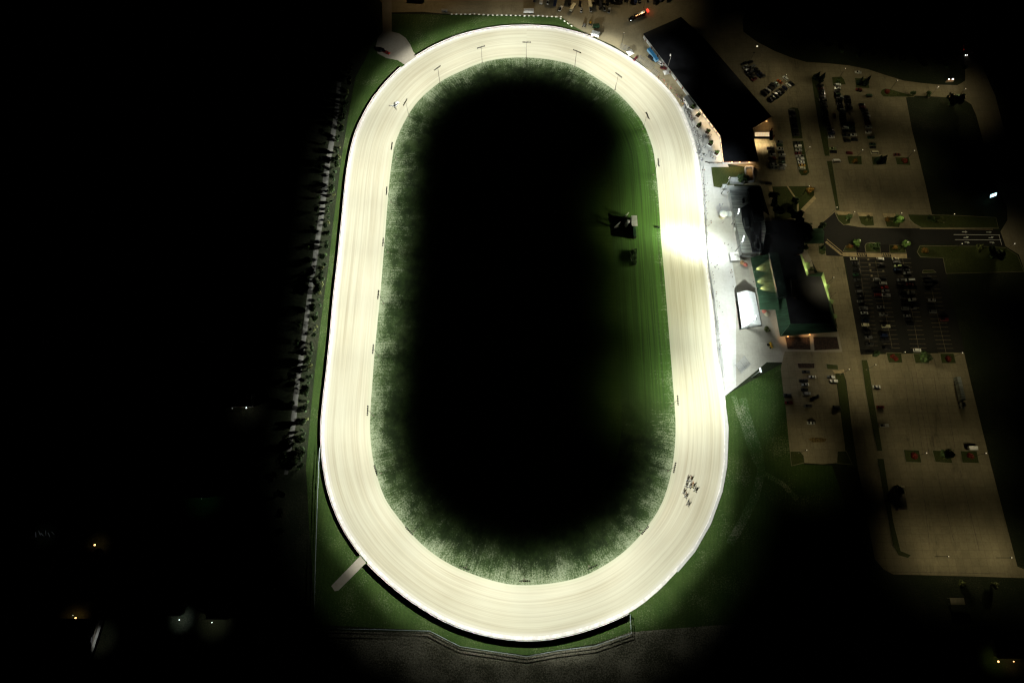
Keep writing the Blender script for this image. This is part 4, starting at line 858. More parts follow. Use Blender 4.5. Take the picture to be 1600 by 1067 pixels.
def trunk_mesh(h, r0, seed):
    rd = random.Random(seed); mb = MB(); mb.tube((0, 0, 0), (0, 0, h), r0, r0 * .5, 7)
    for i in range(4):
        a = i * 1.6 + rd.random(); mb.tube((0, 0, h * .6), (math.cos(a) * h * .35, math.sin(a) * h * .35, h * 1.15), r0 * .4, r0 * .12, 5)
    return mb.mesh('trunk', M['bark'])
TREES = {}
for k, (m, rad, hg, z0, n, lf, sh, th) in {'dark': ('leaf1', 3.0, 4.6, 1.6, 620, .55, 'round', 3), 'mid': ('leaf2', 2.6, 4.0, 1.4, 520, .5, 'round', 2.6), 'olive': ('leaf3', 2.2, 3.4, 1.2, 420, .45, 'round', 2.2), 'spruce': ('spruce', 2.6, 8.5, .8, 900, .6, 'cone', 6),
     'bright': ('brightleaf', 1.9, 3.0, 1.6, 260, .6, 'round', 2.4), 'planter': ('brightleaf', 1.7, 2.2, 1.0, 260, .4, 'round', 1.6), 'orange': ('orangeleaf', 2.3, 3.0, 1.4, 420, .45, 'round', 2)}.items():
    TREES[k] = [(crown_mesh('crown', M[m], rad, hg, z0, n, s * 7 + len(k), lf, sh), trunk_mesh(th, .22, s)) for s in range(3)]
WORD = {'dark': 'dark leafy tree', 'mid': 'green leafy tree', 'olive': 'small olive green tree', 'spruce': 'tall dark spruce', 'bright': 'bright green spreading tree', 'planter': 'clipped green tree', 'orange': 'orange leaved tree'}
tr = random.Random(11)
def tree(kind, u, v, s, label, group=None, px=True, z=0):
    p = G(u, v) if px else Vector((u, v, 0)); cr, tk = tr.choice(TREES[kind])
    r = thing('spruce_tree' if kind == 'spruce' else 'tree', label, 'tree', (p.x, p.y, z), group, tr.uniform(0, 6.28))
    r.scale = (s, s, s * tr.uniform(.85, 1.1)); link('crown', cr, r); link('trunk', tk, r); return r
rowpts = [(556,60),(552,100),(546,140),(540,175),(536,200),(529,253),(523,301),(516,354),(509,419),(503,460),(495,522),(488,581),(482,640),(476,699),(472,735)]
def onrow(t):
    k = t * (len(rowpts) - 1); i = min(int(k), len(rowpts) - 2); f = k - i; return (rowpts[i][0] + (rowpts[i + 1][0] - rowpts[i][0]) * f, rowpts[i][1] + (rowpts[i + 1][1] - rowpts[i][1]) * f)
for i in range(92):
    u, v = onrow((i + tr.uniform(-.35, .35) + .3) / 92); k = tr.choice(['dark', 'dark', 'mid', 'dark', 'olive'])
    tree(k, u - tr.uniform(0, 6), v, tr.choice([.4, .5, .6, .7, .9]), WORD[k] + ' in the inner row beside the left straight, ' + ordw(i + 1) + ' from the top', 'trees between the path and the mown strip')
for i in range(34):
    t = (i + tr.uniform(-.3, .3)) / 34; u, v = onrow(max(0, t)); k = tr.choice(['dark', 'dark', 'mid'])
    tree(k, u - tr.choice([6, 8, 24, 26, 30, 22]) - (2 if t > .55 else 0), v, tr.uniform(.4, .9) * (1.25 if .55 < t < .85 else 1), WORD[k] + ' in the outer row hard by the grey path, ' + ordw(i + 1) + ' from the top', 'trees along the grey path')
for i in range(9):
    tree('dark', 440 - i * 1.2 + tr.uniform(-10, 8), 690 + i * 28, tr.uniform(.9, 1.3), 'dark leafy tree in the unlit field left of the long fence, ' + ordw(i + 1) + ' from the top', 'trees in the unlit field')
for (k, u, v, s, lb) in (('spruce',1274,124,1.0,'tall dark spruce at the head of the long divider, left of a pair'),('spruce',1281,127,1.0,'tall dark spruce at the head of the long divider, right of a pair'),('spruce',1341,131,.9,'tall dark spruce on the upper north lot island, left one'),('spruce',1350,133,1.0,'tall dark spruce on the upper north lot island, right one'),('spruce',1369,253,.95,'dark spruce on the middle island below the north lot, left one'),('spruce',1377,253,1.0,'dark spruce on the middle island below the north lot, right one'),
  ('orange',1262,301,1.2,'orange leaved tree at the corner of the triangular lawn'),('mid',1238,318,1.1,'dark tree casting over the triangular lawn'),('dark',1233,333,1.2,'round dark tree at the foot of the triangular lawn'),
  ('dark',1205,309,1.1,'round black tree behind the grandstand, uppermost of three'),('dark',1208,323,1.2,'round black tree behind the grandstand, middle of three'),('dark',1212,336,1.3,'round black tree behind the grandstand, lowest of three'),
  ('dark',1242,347,1.6,'big black tree above the entrance wing'),('dark',1252,359,1.6,'big black tree right of the entrance wing, upper one'),('dark',1255,373,1.6,'big black tree right of the entrance wing, lower one'),('dark',1249,392,1.2,'dark tree at the lower right of the entrance wing'),
  ('mid',1324,343,.9,'small tree on the leftmost bed above the access road'),('olive',1354,345,1.1,'olive tree on the second bed above the access road'),('bright',1397,349,1.7,'large green tree on the third bed above the access road'),('orange',1384,346,.9,'rusty shrub left of the large green tree'),
  ('mid',1450,346,1.2,'green tree on the long lawn above the access road'),('olive',1465,347,1.1,'yellowish tree on the long lawn above the access road'),
  ('bright',1334,384,1.4,'bright green tree on the left bed below the access road'),('bright',1410,385,1.4,'bright green tree on the right bed below the access road'),('mid',1363,388,1.3,'round green tree on the middle bed below the access road'),('orange',1324,388,.8,'rusty shrub on the left bed below the access road'),('orange',1396,389,.8,'rusty shrub on the right bed below the access road'),
  ('orange',1442,394,1.0,'rusty tree at the round end of the lower lawn'),('olive',1525,392,1.2,'olive tree on the lower lawn near the lane arrows'),('dark',1548,402,1.8,'big dark tree on the lower lawn near the junction'),
  ('mid',1440,560,1.5,'dark green tree on the middle island below the asphalt lot'),('mid',1473,713,1.5,'dark green tree on the middle island of the south lot'),('mid',1308,389,.8,'x'),
  ('dark',1482,166,1.9,'large dark tree on the lawn below the entrance road'),('mid',1425,149,.8,'small tree left on the verge of the entrance road'),('mid',1447,150,.8,'small tree right on the verge of the entrance road'),('dark',1372,763+2,.9,'x'),
  ('mid',1399,768,1.2,'tree overhanging the row of shipping containers'),('orange',1289,410,.01,'x'),('dark',1365,556,.9,'small dark tree at the upper end of the south divider'),('mid',1157,284,1.6,'dark round tree beside the pale service block'),('olive',1196,517,1.0,'dark round tree in the courtyard'),
  ('mid',1283,391,.9,'small tree on the bed beside the dark forecourt'),('dark',1281,358,1.0,'round tree at the upper corner of the drop-off canopy'),('olive',1295,478,.7,'shrub beside the clubhouse right wall'),('olive',1266,422,.7,'shrub in the notch of the clubhouse'),
  ('olive',1498,912,1.0,'small tree below the bottom kerb of the south lot, left one'),('olive',1548,914,1.0,'small tree below the bottom kerb of the south lot, right one'),('dark',1445,160,.9,'x')):
    if lb != 'x': tree(k, u, v, s, lb)
for i in range(10):
    tree('dark', 1290 + i * 24 + tr.uniform(-6, 6), 84 + i * 3 + tr.uniform(-8, 4), tr.uniform(.6, .9), 'small dark tree on the unlit bank above the entrance road, ' + ordw(i + 1) + ' from the left', 'trees on the bank above the entrance road')
def bush(u, v, m, label, rad=2.0, h=1.6, name='shrub', group=None, n=260):
    p = G(u, v); mb = MB(); rd = random.Random(int(u * 7 + v)); cl = [(rd.uniform(-.5, .5) * rad, rd.uniform(-.4, .4) * rad) for _ in range(5)]
    for i in range(n):
        k = rd.choice(cl); d = Vector((rd.gauss(0, 1), rd.gauss(0, 1), abs(rd.gauss(0, 1)))).normalized(); c = Vector((p.x + k[0], p.y + k[1], .3)) + Vector((d.x * rad * .55, d.y * rad * .55, d.z * h * .8)); s = rd.uniform(.2, .4)
        a1 = (d + Vector((rd.gauss(0, .4), rd.gauss(0, .4), .2))).normalized().orthogonal().normalized(); b1 = d.cross(a1); mb.add([c + a1 * s, c + b1 * s, c - a1 * s, c - b1 * s], [(0, 1, 2, 3)])
    o = mb.build(name, m, origin=(p.x, p.y, .25)); tag(o, label, 'shrub', group); return o
for (u, v, m, lb, rd_) in ((1397,559,M['redleaf'],'red leaved shrub on the left island below the asphalt lot',2.6),(1482,560,M['redleaf'],'red leaved shrub on the right island below the asphalt lot',2.8),(1427,712,M['redleaf'],'red leaved shrub on the left island of the south lot',2.6),(1515,713,M['redleaf'],'dull red shrub on the right island of the south lot',2.6),
   (1413,252,M['redleaf'],'reddish shrub on the right island below the north lot',2.6),(1335,252,M['orangeleaf'],'brown shrub on the left island below the north lot',2.6),(1386,144,M['redleaf'],'reddish shrub on the teardrop island of the entrance road',2.4),(1309,127,M['leaf2'],'dark shrub on the first island of the north lot',2.2),
   (1329,386,M['redleaf'],'dark red shrub beside the left bright tree',1.5),(1258,270,M['orangeleaf'],'brown shrub at the round end of the car row island',1.4),
   (1028.5,356,M['leaf1'],'dark round shrub on the infield edge opposite the grandstand',1.2)): bush(u, v, m, lb, rd_)
# dark hedge standing on the infield below the tote board
rd = random.Random(3); mb = MB()
for i in range(520):
    t = rd.random(); t = (math.floor(t * 6) + .5 + rd.gauss(0, .22)) / 6; c = G(990.5, 391 + 25 * t) + Vector((rd.uniform(-1.6, 1.6), 0, 0)); c.z = rd.uniform(.2, 3.2); d = Vector((rd.gauss(0, 1), rd.gauss(0, 1), rd.gauss(0, 1))).normalized(); s = rd.uniform(.25, .5); a1 = d.orthogonal().normalized(); b1 = d.cross(a1); mb.add([c + a1 * s, c + b1 * s, c - a1 * s, c - b1 * s], [(0, 1, 2, 3)])
tag(mb.build('hedge', M['leaf1'], origin=G(990.5,403)), 'dark ragged hedge row on the infield below the tote board', 'hedge')
mb = MB(); P = [G(984,394.5),(G(986,399)),(G(985,404)),(G(987,409))]
for a, b in zip(P, P[1:]): mb.tube((a.x, a.y, 1.2), (b.x, b.y, 1.2), .12, .12, 5)
for a in P: mb.tube((a.x, a.y, 0), (a.x, a.y, 1.25), .1, .1, 5)
tag(mb.build('handrail', M['white'], origin=P[0]), 'thin white handrail on the dark side of the infield hedge', 'handrail')
# terrace planters and tables
mb = MB()
for a, b in (((0, -1.75), (3.7, .35)), ((0, 1.75), (3.7, .35)), ((-1.68, 0), (.35, 3.1)), ((1.68, 0), (.35, 3.1))): mb.box((a[0], a[1], .35), (b[0], b[1], .7))
ME_pl = mb.mesh('wall', M['white']); mb = MB(); mb.box((0, 0, .28), (3.0, 3.1, .5)); ME_so = mb.mesh('soil', M['mulch'])
for i, (u, v) in enumerate(((1082,169),(1090,181.5),(1091,198),(1105,207.5),(1109.5,226),(1119,240.5))):
    p = G(u, v); r = thing('planter', 'square white planter box on the terrace, ' + ordw(i + 1) + ' from the top', 'planter', (p.x, p.y, .05), 'planters on the terrace', R(-38)); link('wall', ME_pl, r); link('soil', ME_so, r)
    tree('planter', u, v, 1.0, 'clipped green tree in the ' + ordw(i + 1) + ' terrace planter', 'trees in the terrace planters', z=.55)
mb = MB(); mb.tube((0, 0, .72), (0, 0, .77), .8, .8, 12); ME_tt = mb.mesh('tabletop', M['siding']); mb = MB(); mb.tube((0, 0, 0), (0, 0, .719), .3, .06, 8); ME_tl = mb.mesh('pedestal', M['darksteel'])
mb = MB(); mb.box((0, 0, .45), (.45, .45, .05)); mb.box((-.22, 0, .7), (.05, .45, .5)); ME_ch = mb.mesh('seat', mat('grey_chair', (.12, .12, .13), .6)); mb = MB()
for x in (-.19, .19):
    for y in (-.19, .19): mb.box((x, y, .21), (.04, .04, .42))
ME_cl = mb.mesh('frame', M['darksteel'])
rd = random.Random(5); tabs = [(1071.5,173.5),(1076,178),(1081,187),(1082.5,199),(1085,205),(1087,211),(1095,215),(1093.5,220),(1101,213),(1105,216),(1109,212.5),(1090,227.5),(1099.5,230),(1092.5,234),(1090,238),(1094,242),(1101.5,243),(1109,238.5),(1112,245.5),(1116,248),(1095,249),(1078,182.5)]
for i, (u, v) in enumerate(tabs):
    p = G(u, v); r = thing('terrace_table', 'round grey table on the white terrace, ' + ordw(i + 1) + ' counted from the top', 'table', (p.x, p.y, .07), 'round tables on the terrace'); link('tabletop', ME_tt, r); link('pedestal', ME_tl, r)
    for k in range(4):
        a = k * 1.571 + rd.random() * .6; c = thing('chair', 'grey chair %s of the %s terrace table from the top' % (('on the right', 'on the upper side', 'on the left', 'on the lower side')[k], ordw(i + 1)), 'chair', (p.x + 1.2 * math.cos(a), p.y + 1.2 * math.sin(a), .07), 'chairs on the terrace', a + math.pi)
        c.rotation_euler = (0, 0, a + math.pi); link('seat', ME_ch, c, rz=math.pi); link('frame', ME_cl, c)
# ------------------------------------------------------------------ vehicles
def hull(prof, hw, tuck=.06):   # side profile (x,z) extruded across, sides tucked in towards the top
    zt = max(q[1] for q in prof); vs = []
    for s in (-1, 1):
        for (x, z) in prof: vs.append((x, s * (hw - tuck * z / zt), z))
    n = len(prof); f = [tuple(range(n))[::-1], tuple(range(n, 2 * n))] + [(i, (i + 1) % n, n + (i + 1) % n, n + i) for i in range(n)]
    return vs, f
def car_meshes(kind):
    L_, W_ = {'sedan': (4.8, .92), 'suv': (4.9, .97), 'pickup': (5.7, 1.0), 'van': (5.9, 1.03)}[kind]; a = L_ / 2
    b = MB(); gl = MB()
    if kind == 'sedan':
        low = [(-a, .35), (-a + .05, .8), (-a + .5, .92), (a - 1.3, .95), (a - .3, .8), (a, .65), (a, .35), (a - .2, .25), (-a + .2, .25)]; g = [(-1.75, .93), (-1.0, 1.38), (.35, 1.4), (1.2, .95)]; rf = (-.95, .33, 1.41)
    elif kind == 'suv':
        low = [(-a, .4), (-a, 1.0), (a - 1.35, 1.05), (a - .2, .95), (a, .75), (a, .4), (a - .2, .3), (-a + .2, .3)]; g = [(-a + .06, 1.02), (-a + .35, 1.66), (.5, 1.7), (1.2, 1.05)]; rf = (-a + .36, .5, 1.71)
    elif kind == 'pickup':
        low = [(-a, .45), (-a, 1.05), (-.5, 1.08), (a - 1.5, 1.1), (a - .2, 1.02), (a, .8), (a, .45), (a - .2, .35), (-a + .2, .35)]; g = [(-.55, 1.08), (-.45, 1.75), (1.0, 1.78), (1.5, 1.1)]; rf = (-.42, .98, 1.79)
    else:
        low = [(-a, .4), (-a, 1.15), (a - 1.1, 1.2), (a - .15, 1.05), (a, .75), (a, .4), (a - .2, .3), (-a + .2, .3)]; g = [(-a + .03, 1.16), (-a + .08, 2.1), (1.5, 2.15), (2.1, 1.2)]; rf = (-a + .1, 1.5, 2.16)
    b.add(*hull(low, W_)); v, f = hull(g, W_ - .08, .16); gl.add(v, f)
    b.box(((rf[0] + rf[1]) / 2, 0, rf[2] + .02), (rf[1] - rf[0] + .1, (W_ - .2) * 2, .07), taper=.93)
    if kind == 'pickup': b.box((-a + 1.15, 0, 1.1), (1.95, W_ * 1.6, .03), mi=1)
    w_ = MB(); w_.tube((0, -.11, .34), (0, .11, .34), .34, .34, 10); w_.tube((0, -.12, .34), (0, .12, .34), .19, .19, 8, 1)
    return b.mesh('body', [PM['white'], M['tyre']]), gl.mesh('windows', M['glass']), w_.mesh('wheel', [M['tyre'], M['steel']]), a, W_
CM = {k: car_meshes(k) for k in ('sedan', 'suv', 'pickup', 'van')}
mb = MB(); mb.box((0, 0, 0), (.08, .34, .16)); ME_hl = mb.mesh('headlight', M['dimlens']); ME_hon = mb.copy() if False else None
mb = MB(); mb.box((0, 0, 0), (.3, .45, .3)); ME_hlon = mb.mesh('headlight', M['coollens']); mb = MB(); mb.box((0, 0, 0), (.2, .4, .25)); ME_tlon = mb.mesh('tail_light', M['redlens'])
def car(u, v, kind, col, label, rz=0, group=None, lights=False, z=.12, name='parked_car', loc=None):
    p = loc or G(u, v, .6); b, g2, wm, a, W_ = CM[kind]; r = thing(name, label, kind if kind != 'suv' else 'car', (p.x, p.y, z), group, rz)
    if kind == 'sedan': r['category'] = 'car'
    link('body', b, r, mats=[PM[col]]); link('windows', g2, r)
    for x in (-a * .6, a * .62):
        for y in (-1, 1): link('wheel', wm, r, (x, y * (W_ - .1), 0))
    if lights:
        for y in (-.65, .65): link('headlight', ME_hlon, r, (a + .05, y, .75)); link('tail_light', ME_tlon, r, (-a - .05, y, .8))
    return r
KW = {'suv': 'SUV', 'sedan': 'car', 'pickup': 'pickup', 'van': 'van'}
cr = random.Random(21)
B_, D_, W0 = 'black', 'charcoal', 'white'
def column(where, group, items, rz=0, jit=.03):
    for i, it in enumerate(items):
        u, v, c = it[:3]; k = it[3] if len(it) > 3 else cr.choice(['sedan', 'suv', 'sedan', 'suv', 'pickup'])
        lab = '%s %s in %s, %s from the top' % (c, KW[k], where, ordw(i + 1)); flip = math.pi if cr.random() < .5 else 0
        car(u, v, k, c, lab, rz + flip + cr.uniform(-jit, jit), group)
gp = 'cars parked in the car parks'
column('the left row behind the hall', gp, [(1162,100,B_),(1165,105,'silver'),(1168,110,B_),(1171.5,114.5,D_),(1175,119,B_),(1178.5,124,'dark red')], R(28))
column('the right row behind the hall', gp, [(1172,97.5,B_),(1176.5,104.5,'grey'),(1180.5,109,B_),(1184,113,B_),(1187,116.5,'dark blue'),(1191,120,B_)], R(28))
column('the upper rank of slanted cars', gp, [(1227,123,W0),(1218,128,'orange'),(1213,131.5,'silver'),(1208.5,134,B_),(1204.5,138,B_),(1200,141.5,'silver'),(1194.5,145.5,B_)], R(-50))
column('the lower rank of slanted cars', gp, [(1236.5,131.5,B_),(1231.5,134,W0),(1226,137.5,'dark blue'),(1221.5,141.5,B_),(1217,145,D_),(1212.5,148.5,B_),(1208,152,'dark blue'),(1203.5,155.5,B_)], R(-50))
column('the left column below the lit canopy', gp, [(1204,232,B_),(1205,237.5,B_),(1207,242.7,'silver'),(1206.5,248,'dark red'),(1207.4,253.4,B_),(1208,258,'silver'),(1208.6,263,'grey')])
column('the right column below the lit canopy', gp, [(1217.6,222.4,'grey'),(1218,227.5,'dark green'),(1219,233,'silver'),(1220,238,B_),(1222,243,'silver'),(1221.5,248,B_),(1221.5,253.5,'dark green'),(1222.6,258.8,'silver'),(1221.5,263.5,'grey')])
column('the dim column on the long round ended island', gp, [(1236.5 + i * .95, 173.5 + i * 4.7, ('grey', B_, 'grey', B_, D_, B_, B_, B_, D_)[i]) for i in range(9)])
column('the column above the round island end', gp, [(1245.5,224,D_),(1247,229,W0),(1248,235,'silver'),(1247,240,'dark red'),(1249,244.5,'silver'),(1251,249.3,W0),(1252,254,W0),(1253,258.5,'yellow'),(1253,263.2,'cream')])
column('the first column of the north lot', gp, [(1281,134,B_),(1283,138.7,'dark red'),(1284,143,D_),(1285,147.5,B_),(1285,152.3,D_),(1285.5,157,B_),(1287,162,D_),(1287.5,166.5,B_),(1288,171.5,B_),(1288.5,176,B_),(1289,180.5,D_),(1290,186,B_),(1291,191,B_),(1292,196,D_),(1297,203,B_),(1299,208.5,'dark blue'),(1299,214.3,W0,'sedan'),(1301,232.4,'pale green','sedan'),(1302,237.8,B_,'suv')])
column('the second column of the north lot', gp, [(1309,133.3,W0),(1308.5,138.8,W0),(1308,144,B_),(1309,148.3,'dark green'),(1312,152.5,'silver'),(1311,157.2,B_),(1312.5,163,'grey'),(1313,167.5,B_),(1316,172.3,'silver'),(1316,177.6,'grey'),(1317,182.3,D_),(1317,187,B_),(1320,195,B_),(1321,200,W0,'suv'),(1321.4,205,B_),(1322,212,D_),(1324,220.6,B_)])
column('the third column of the north lot', gp, [(1323.4,152,B_),(1324,156.3,D_),(1324.5,160.5,B_),(1325.5,164.5,'grey'),(1326,169,B_),(1329.5,194,B_),(1331,199.5,'dark green'),(1331.5,205.3,B_),(1333.7,211.3,W0,'sedan'),(1335,219,B_,'suv')])
column('the fourth column of the north lot', gp, [(1342,140.5,'dark red'),(1346,164,B_),(1348,168.5,'dark red'),(1350.5,173,B_),(1352,177.5,'grey'),(1354,182.3,'silver'),(1355,187.7,D_),(1356,193.5,'dark red'),(1357,198.8,'silver'),(1357,207,W0,'sedan'),(1360.6,215.5,'dark green'),(1363,225.6,'dark green'),(1363.6,230.8,B_)])
gd = 'cars parked in the dark asphalt lot'
column('the first column of the dark lot', gd, [(1333.9,404.3,'cream'),(1336.5,411.7,D_),(1337.6,420.7,B_),(1339,429.7,'dark green'),(1339.5,438,D_),(1341,447.5,B_),(1342.5,456,'grey'),(1344.5,464,B_),(1346,472,D_),(1349,482,'grey'),(1350.5,489,'silver'),(1351,495.6,B_),(1352,501,'dark blue'),(1352,507.3,'cream'),(1355,519,B_),(1357,527,'grey'),(1359,537.5,D_),(1359.5,549.8,B_)])
column('the second column of the dark lot', gd, [(1370,436.8,'silver'),(1367,447,B_),(1368,454,B_),(1371.7,461,'dark red'),(1376,480,'grey'),(1380,491,'grey'),(1384,509.7,'cream','pickup'),(1381,523.7,'dark blue'),(1382.5,531,B_),(1386.5,543.5,B_)])
column('the third column of the dark lot', gd, [(1375.5,405,'white','suv'),(1377,414,B_),(1379,435,B_),(1380,443,'silver'),(1382,449,'red'),(1383.3,455,'grey'),(1384.5,461.3,'silver')])
column('the fourth column of the dark lot', gd, [(1399,404.3,'cream'),(1401,410,'grey'),(1402.5,416.2,'pale green'),(1402.5,422,'dark blue'),(1407,438,'grey'),(1408,444,B_),(1410,456,B_),(1412,464,D_),(1414,482,'grey'),(1417,493.3,'grey'),(1420,499.5,B_),(1421.5,507,B_)])
column('the fifth column of the dark lot', gd, [(1415,416.5,B_),(1416,422,D_),(1417,427,'grey'),(1421,438.3,'white','van'),(1421.5,444.5,'dark red'),(1423,457.5,'grey'),(1425,468.6,'silver'),(1430,475.5,B_),(1426,481,D_),(1433,547.2,'white','suv')])
column('the sixth column of the dark lot', gd, [(1448,432.7,D_),(1449,439,B_),(1450,445,D_),(1460,438.5,B_),(1456,469,'silver'),(1458,486.7,'grey'),(1475,499,'dark red')])
gs_ = 'cars parked in the small south lot'
column('the main column of the small south lot', gs_, [(1259,581,D_),(1269,588.8,W0,'sedan'),(1255.5,594.7,B_),(1258,600.8,'silver'),(1257,608.5,B_),(1260.6,615,'silver'),(1262,634.3,'grey'),(1267,660.8,W0,'sedan')])
column('the right column of the small south lot', gs_, [(1298.5,588.8,'grey'),(1302.7,595.5,W0),(1307,636,D_)])
column('the left edge of the small south lot', gs_, [(1230,617.5,D_),(1232,629,'dark red')])
car(1275,620,'sedan','black','black car parked askew in the small south lot', R(22))
car(1303.7,181,'sedan','dark red','dark red car waiting in the aisle of the north lot', 1.5); car(1358,150,'suv','dark green','dark green car alone right of the spruce island', .06)
car(1306.7,252,'van','white','white van at the foot of the first north lot column', .03); car(1367,239,'van','cream','cream van parked against the spruce island below the north lot', .02)
car(1327,239.6,'suv','dark red','dark red car above the left island below the north lot', 0); car(1401.5,242,'sedan','dark red','dark red car above the right island below the north lot', 0)
car(1340.6,113.4,'sedan','white','white car driving along the top of the north lot', R(176)); car(1201,287,'suv','black','black car waiting above the triangular lawn', 0)
car(1369.5,604,'sedan','white','white car beside the divider at the top of the south lot', 0); car(1375.5,636,'sedan','dark red','dark red car beside the divider of the south lot', 0); car(1381.5,664.5,'pickup','white','white pickup beside the divider of the south lot', 0)
car(993,92,'sedan','dark red','dark red car beside the white tent by the track edge', R(52)); car(1032,100,'suv','white','white car below the blue trailer', R(-45)); car(1037,107,'pickup','dark red','dark red pickup between the blue trailer and the mast', R(-20)); car(1017.5,92,'van','black','black van beside the blue trailer', R(-50))
car(604,82.5,'pickup','red','red pickup in the chute turnaround', R(-30)); car(596,79,'sedan','black','black car in the chute turnaround beside the red pickup', R(25))
# starting gate car on the bend
p = G(619.5,164.5); r = car(0, 0, 'pickup', 'white', 'white starting gate truck driving on the upper left bend', R(58), z=.1, loc=p, name='starting_gate_truck')
for s in (-1, 1):
    b = MB(); b.box((0, 0, 0), (.1, 3.0, 1.0)); link('gate_wing', b.mesh('gate_wing', M['siding']), r, (-2.9, s * 1.9, 1.2), s * .5)
# car with lamps on the right hand road
r = car(1508.5,83,'suv','black','dark car driving down the right hand road with headlights and tail lights on', R(-90), lights=True, z=.12, name='car')
p = G(1509,92); l = bpy.data.lights.new('headlight_glow', 'SPOT'); l.energy = 9000; l.color = (1, .9, .8); l.spot_size = R(38); l.spot_blend = .8; o = bpy.data.objects.new('headlight_glow', l); COL.objects.link(o); o.location = (G(1509,86).x, G(1509,86).y, 1.0); o.rotation_euler = (R(84), 0, R(180))
# red lit fire truck in the yard
r = trailer('fire_truck', 'long dark truck with red and amber lights crossing the stable yard', (991,30), (1008,22.5), 2.6, 3.2, PM['dark red'], PM['black'], 'truck', cab=PM['black'])
for i in range(6):
    a = G(994 + i * 2.5, 25.3 - i * 1.15, 3.3); mb = MB(); mb.ball((a.x, a.y, 3.3), .3, 6, 3); mb.build('marker_light', M['orangelens'], r)
a = G(1012,17,2); mb = MB(); mb.box((a.x, a.y, 2), (1.2, 2.4, 1.6), R(25)); mb.build('beacon', M['redlens'], r); lamp((a.x + 1.2, a.y + .5, 2.8), .2, 8, (1, .15, .05), p0=0)
a = G(985.5,32.5,1); mb = MB(); mb.ball((a.x, a.y, 1), .4, 6, 3); mb.build('headlight', M['coollens'], r); lamp((a.x - .6, a.y - .2, 1.6), .5, 5, (1, .95, .8), p0=0)
# horse trailers, pickups and coaches packed along the top of the yard
yc_ = random.Random(9)
for i, (u, v, rz, kind, c) in enumerate(((846,1,82,'trailer','white'),(856,3,80,'pickup','white'),(868,4,80,'trailer','dark blue'),(876,14,65,'pickup','white'),(890,2,85,'trailer','black'),(896,13,60,'trailer','cream'),(906,6,80,'pickup','black'),(908,16,85,'sedan','silver'),(921,8,100,'trailer','cream'),(922.5,15,95,'pickup','white'),(930,1,90,'trailer','black'),(938,9,85,'trailer','charcoal'),(944,13,100,'pickup','silver'),(952,17,80,'pickup','silver'),(948,3,95,'trailer','black'),(960,1,90,'suv','grey'),(970,1,88,'trailer','black'),(980,0,90,'pickup','charcoal'),(992,1,92,'trailer','dark blue'),(1000,2,85,'suv','black'),(1012,1,90,'pickup','grey'),(1022,1,90,'trailer','black'),(1032,0,88,'suv','black'),(1043,1,90,'sedan','charcoal'),(835,0,85,'suv','dark blue'))):
    a = R(rz); lb = '%s %s along the top of the yard, %s from the left' % (c, {'trailer': 'horse trailer', 'sedan': 'car', 'suv': 'SUV', 'pickup': 'pickup'}[kind], ordw(sorted(range(25), key=lambda q: [846,856,868,876,890,896,906,908,921,922.5,930,938,944,952,948,960,970,980,992,1000,1012,1022,1032,1043,835][q]).index(i) + 1))
    if kind == 'trailer':
        dx, dy = math.cos(a) * 9, -math.sin(a) * 9; trailer('horse_trailer', lb, (u - dx, v - dy - 1), (u + dx * .3, v + dy * .3 - 1), 2.4, 3.0, PM[c], None, 'trailer', grp='vehicles along the stable yard')
    else: car(u, v, kind, c, lb, a, 'vehicles along the stable yard')
trailer('coach', 'dark coach parked at the top left of the stable yard', (645,1.5), (663,2.5), 2.6, 3.4, PM['black'], PM['black'], 'coach')
# tractor and water wagon by the track edge
def tractor(u, v, rz, m, label):
    p = G(u, v); r = thing('tractor', label, 'tractor', (p.x, p.y, .06), None, rz)
    b = MB(); b.box((1.1, 0, 1.1), (2.0, 1.0, .9), taper=.85); link('hood', b.mesh('hood', m), r); b = MB(); b.box((-.6, 0, 1.7), (1.5, 1.5, 1.5), taper=.85); link('cab', b.mesh('cab', M['glass']), r); b = MB(); b.box((-.6, 0, 2.5), (1.7, 1.6, .15)); link('roof', b.mesh('roof', m), r)
    for x, q, y in ((-.9, .85, 1.05), (1.6, .5, .8)):
        for s in (-1, 1): b = MB(); b.tube((x, s * y - .22, q), (x, s * y + .22, q), q, q, 12); link('wheel', b.mesh('wheel', M['tyre']), r)
tractor(922,39,R(80),PM['yellow'],'yellow tractor beside the green machine on the yard')
tractor(1202.5,540,R(-60),PM['yellow'],'small yellow tractor parked right of the apron')
r = trailer('water_wagon', 'green water wagon with dark tank beside the yellow tractor', (926,44.5), (936,43), 2.8, 2.8, PM['dark green'], M['greenroof'], 'wagon')
tractor(913,42,R(70),PM['silver'],'grey tractor left of the yellow one on the yard')
# containers
for i in range(6):
    a = (1395.5 + i * .95, 762 + i * 6.5); A = G(a[0], a[1], 0); B = G(a[0] + 14.5, a[1] + .2, 0); r = thing('shipping_container', 'cream shipping container in the stack beside the divider, %s from the top' % ordw(i + 1), 'container', ((A.x + B.x) / 2, (A.y + B.y) / 2, 0), 'shipping containers by the divider')
    boxpart(r, 'body', ((A.x + B.x) / 2, (A.y + B.y) / 2, 1.3), (B.x - A.x, 2.3, 2.5), M['cream']); boxpart(r, 'door', (B.x + .05, (A.y + B.y) / 2, 1.3), (.08, 2.1, 2.3), M['walk'])
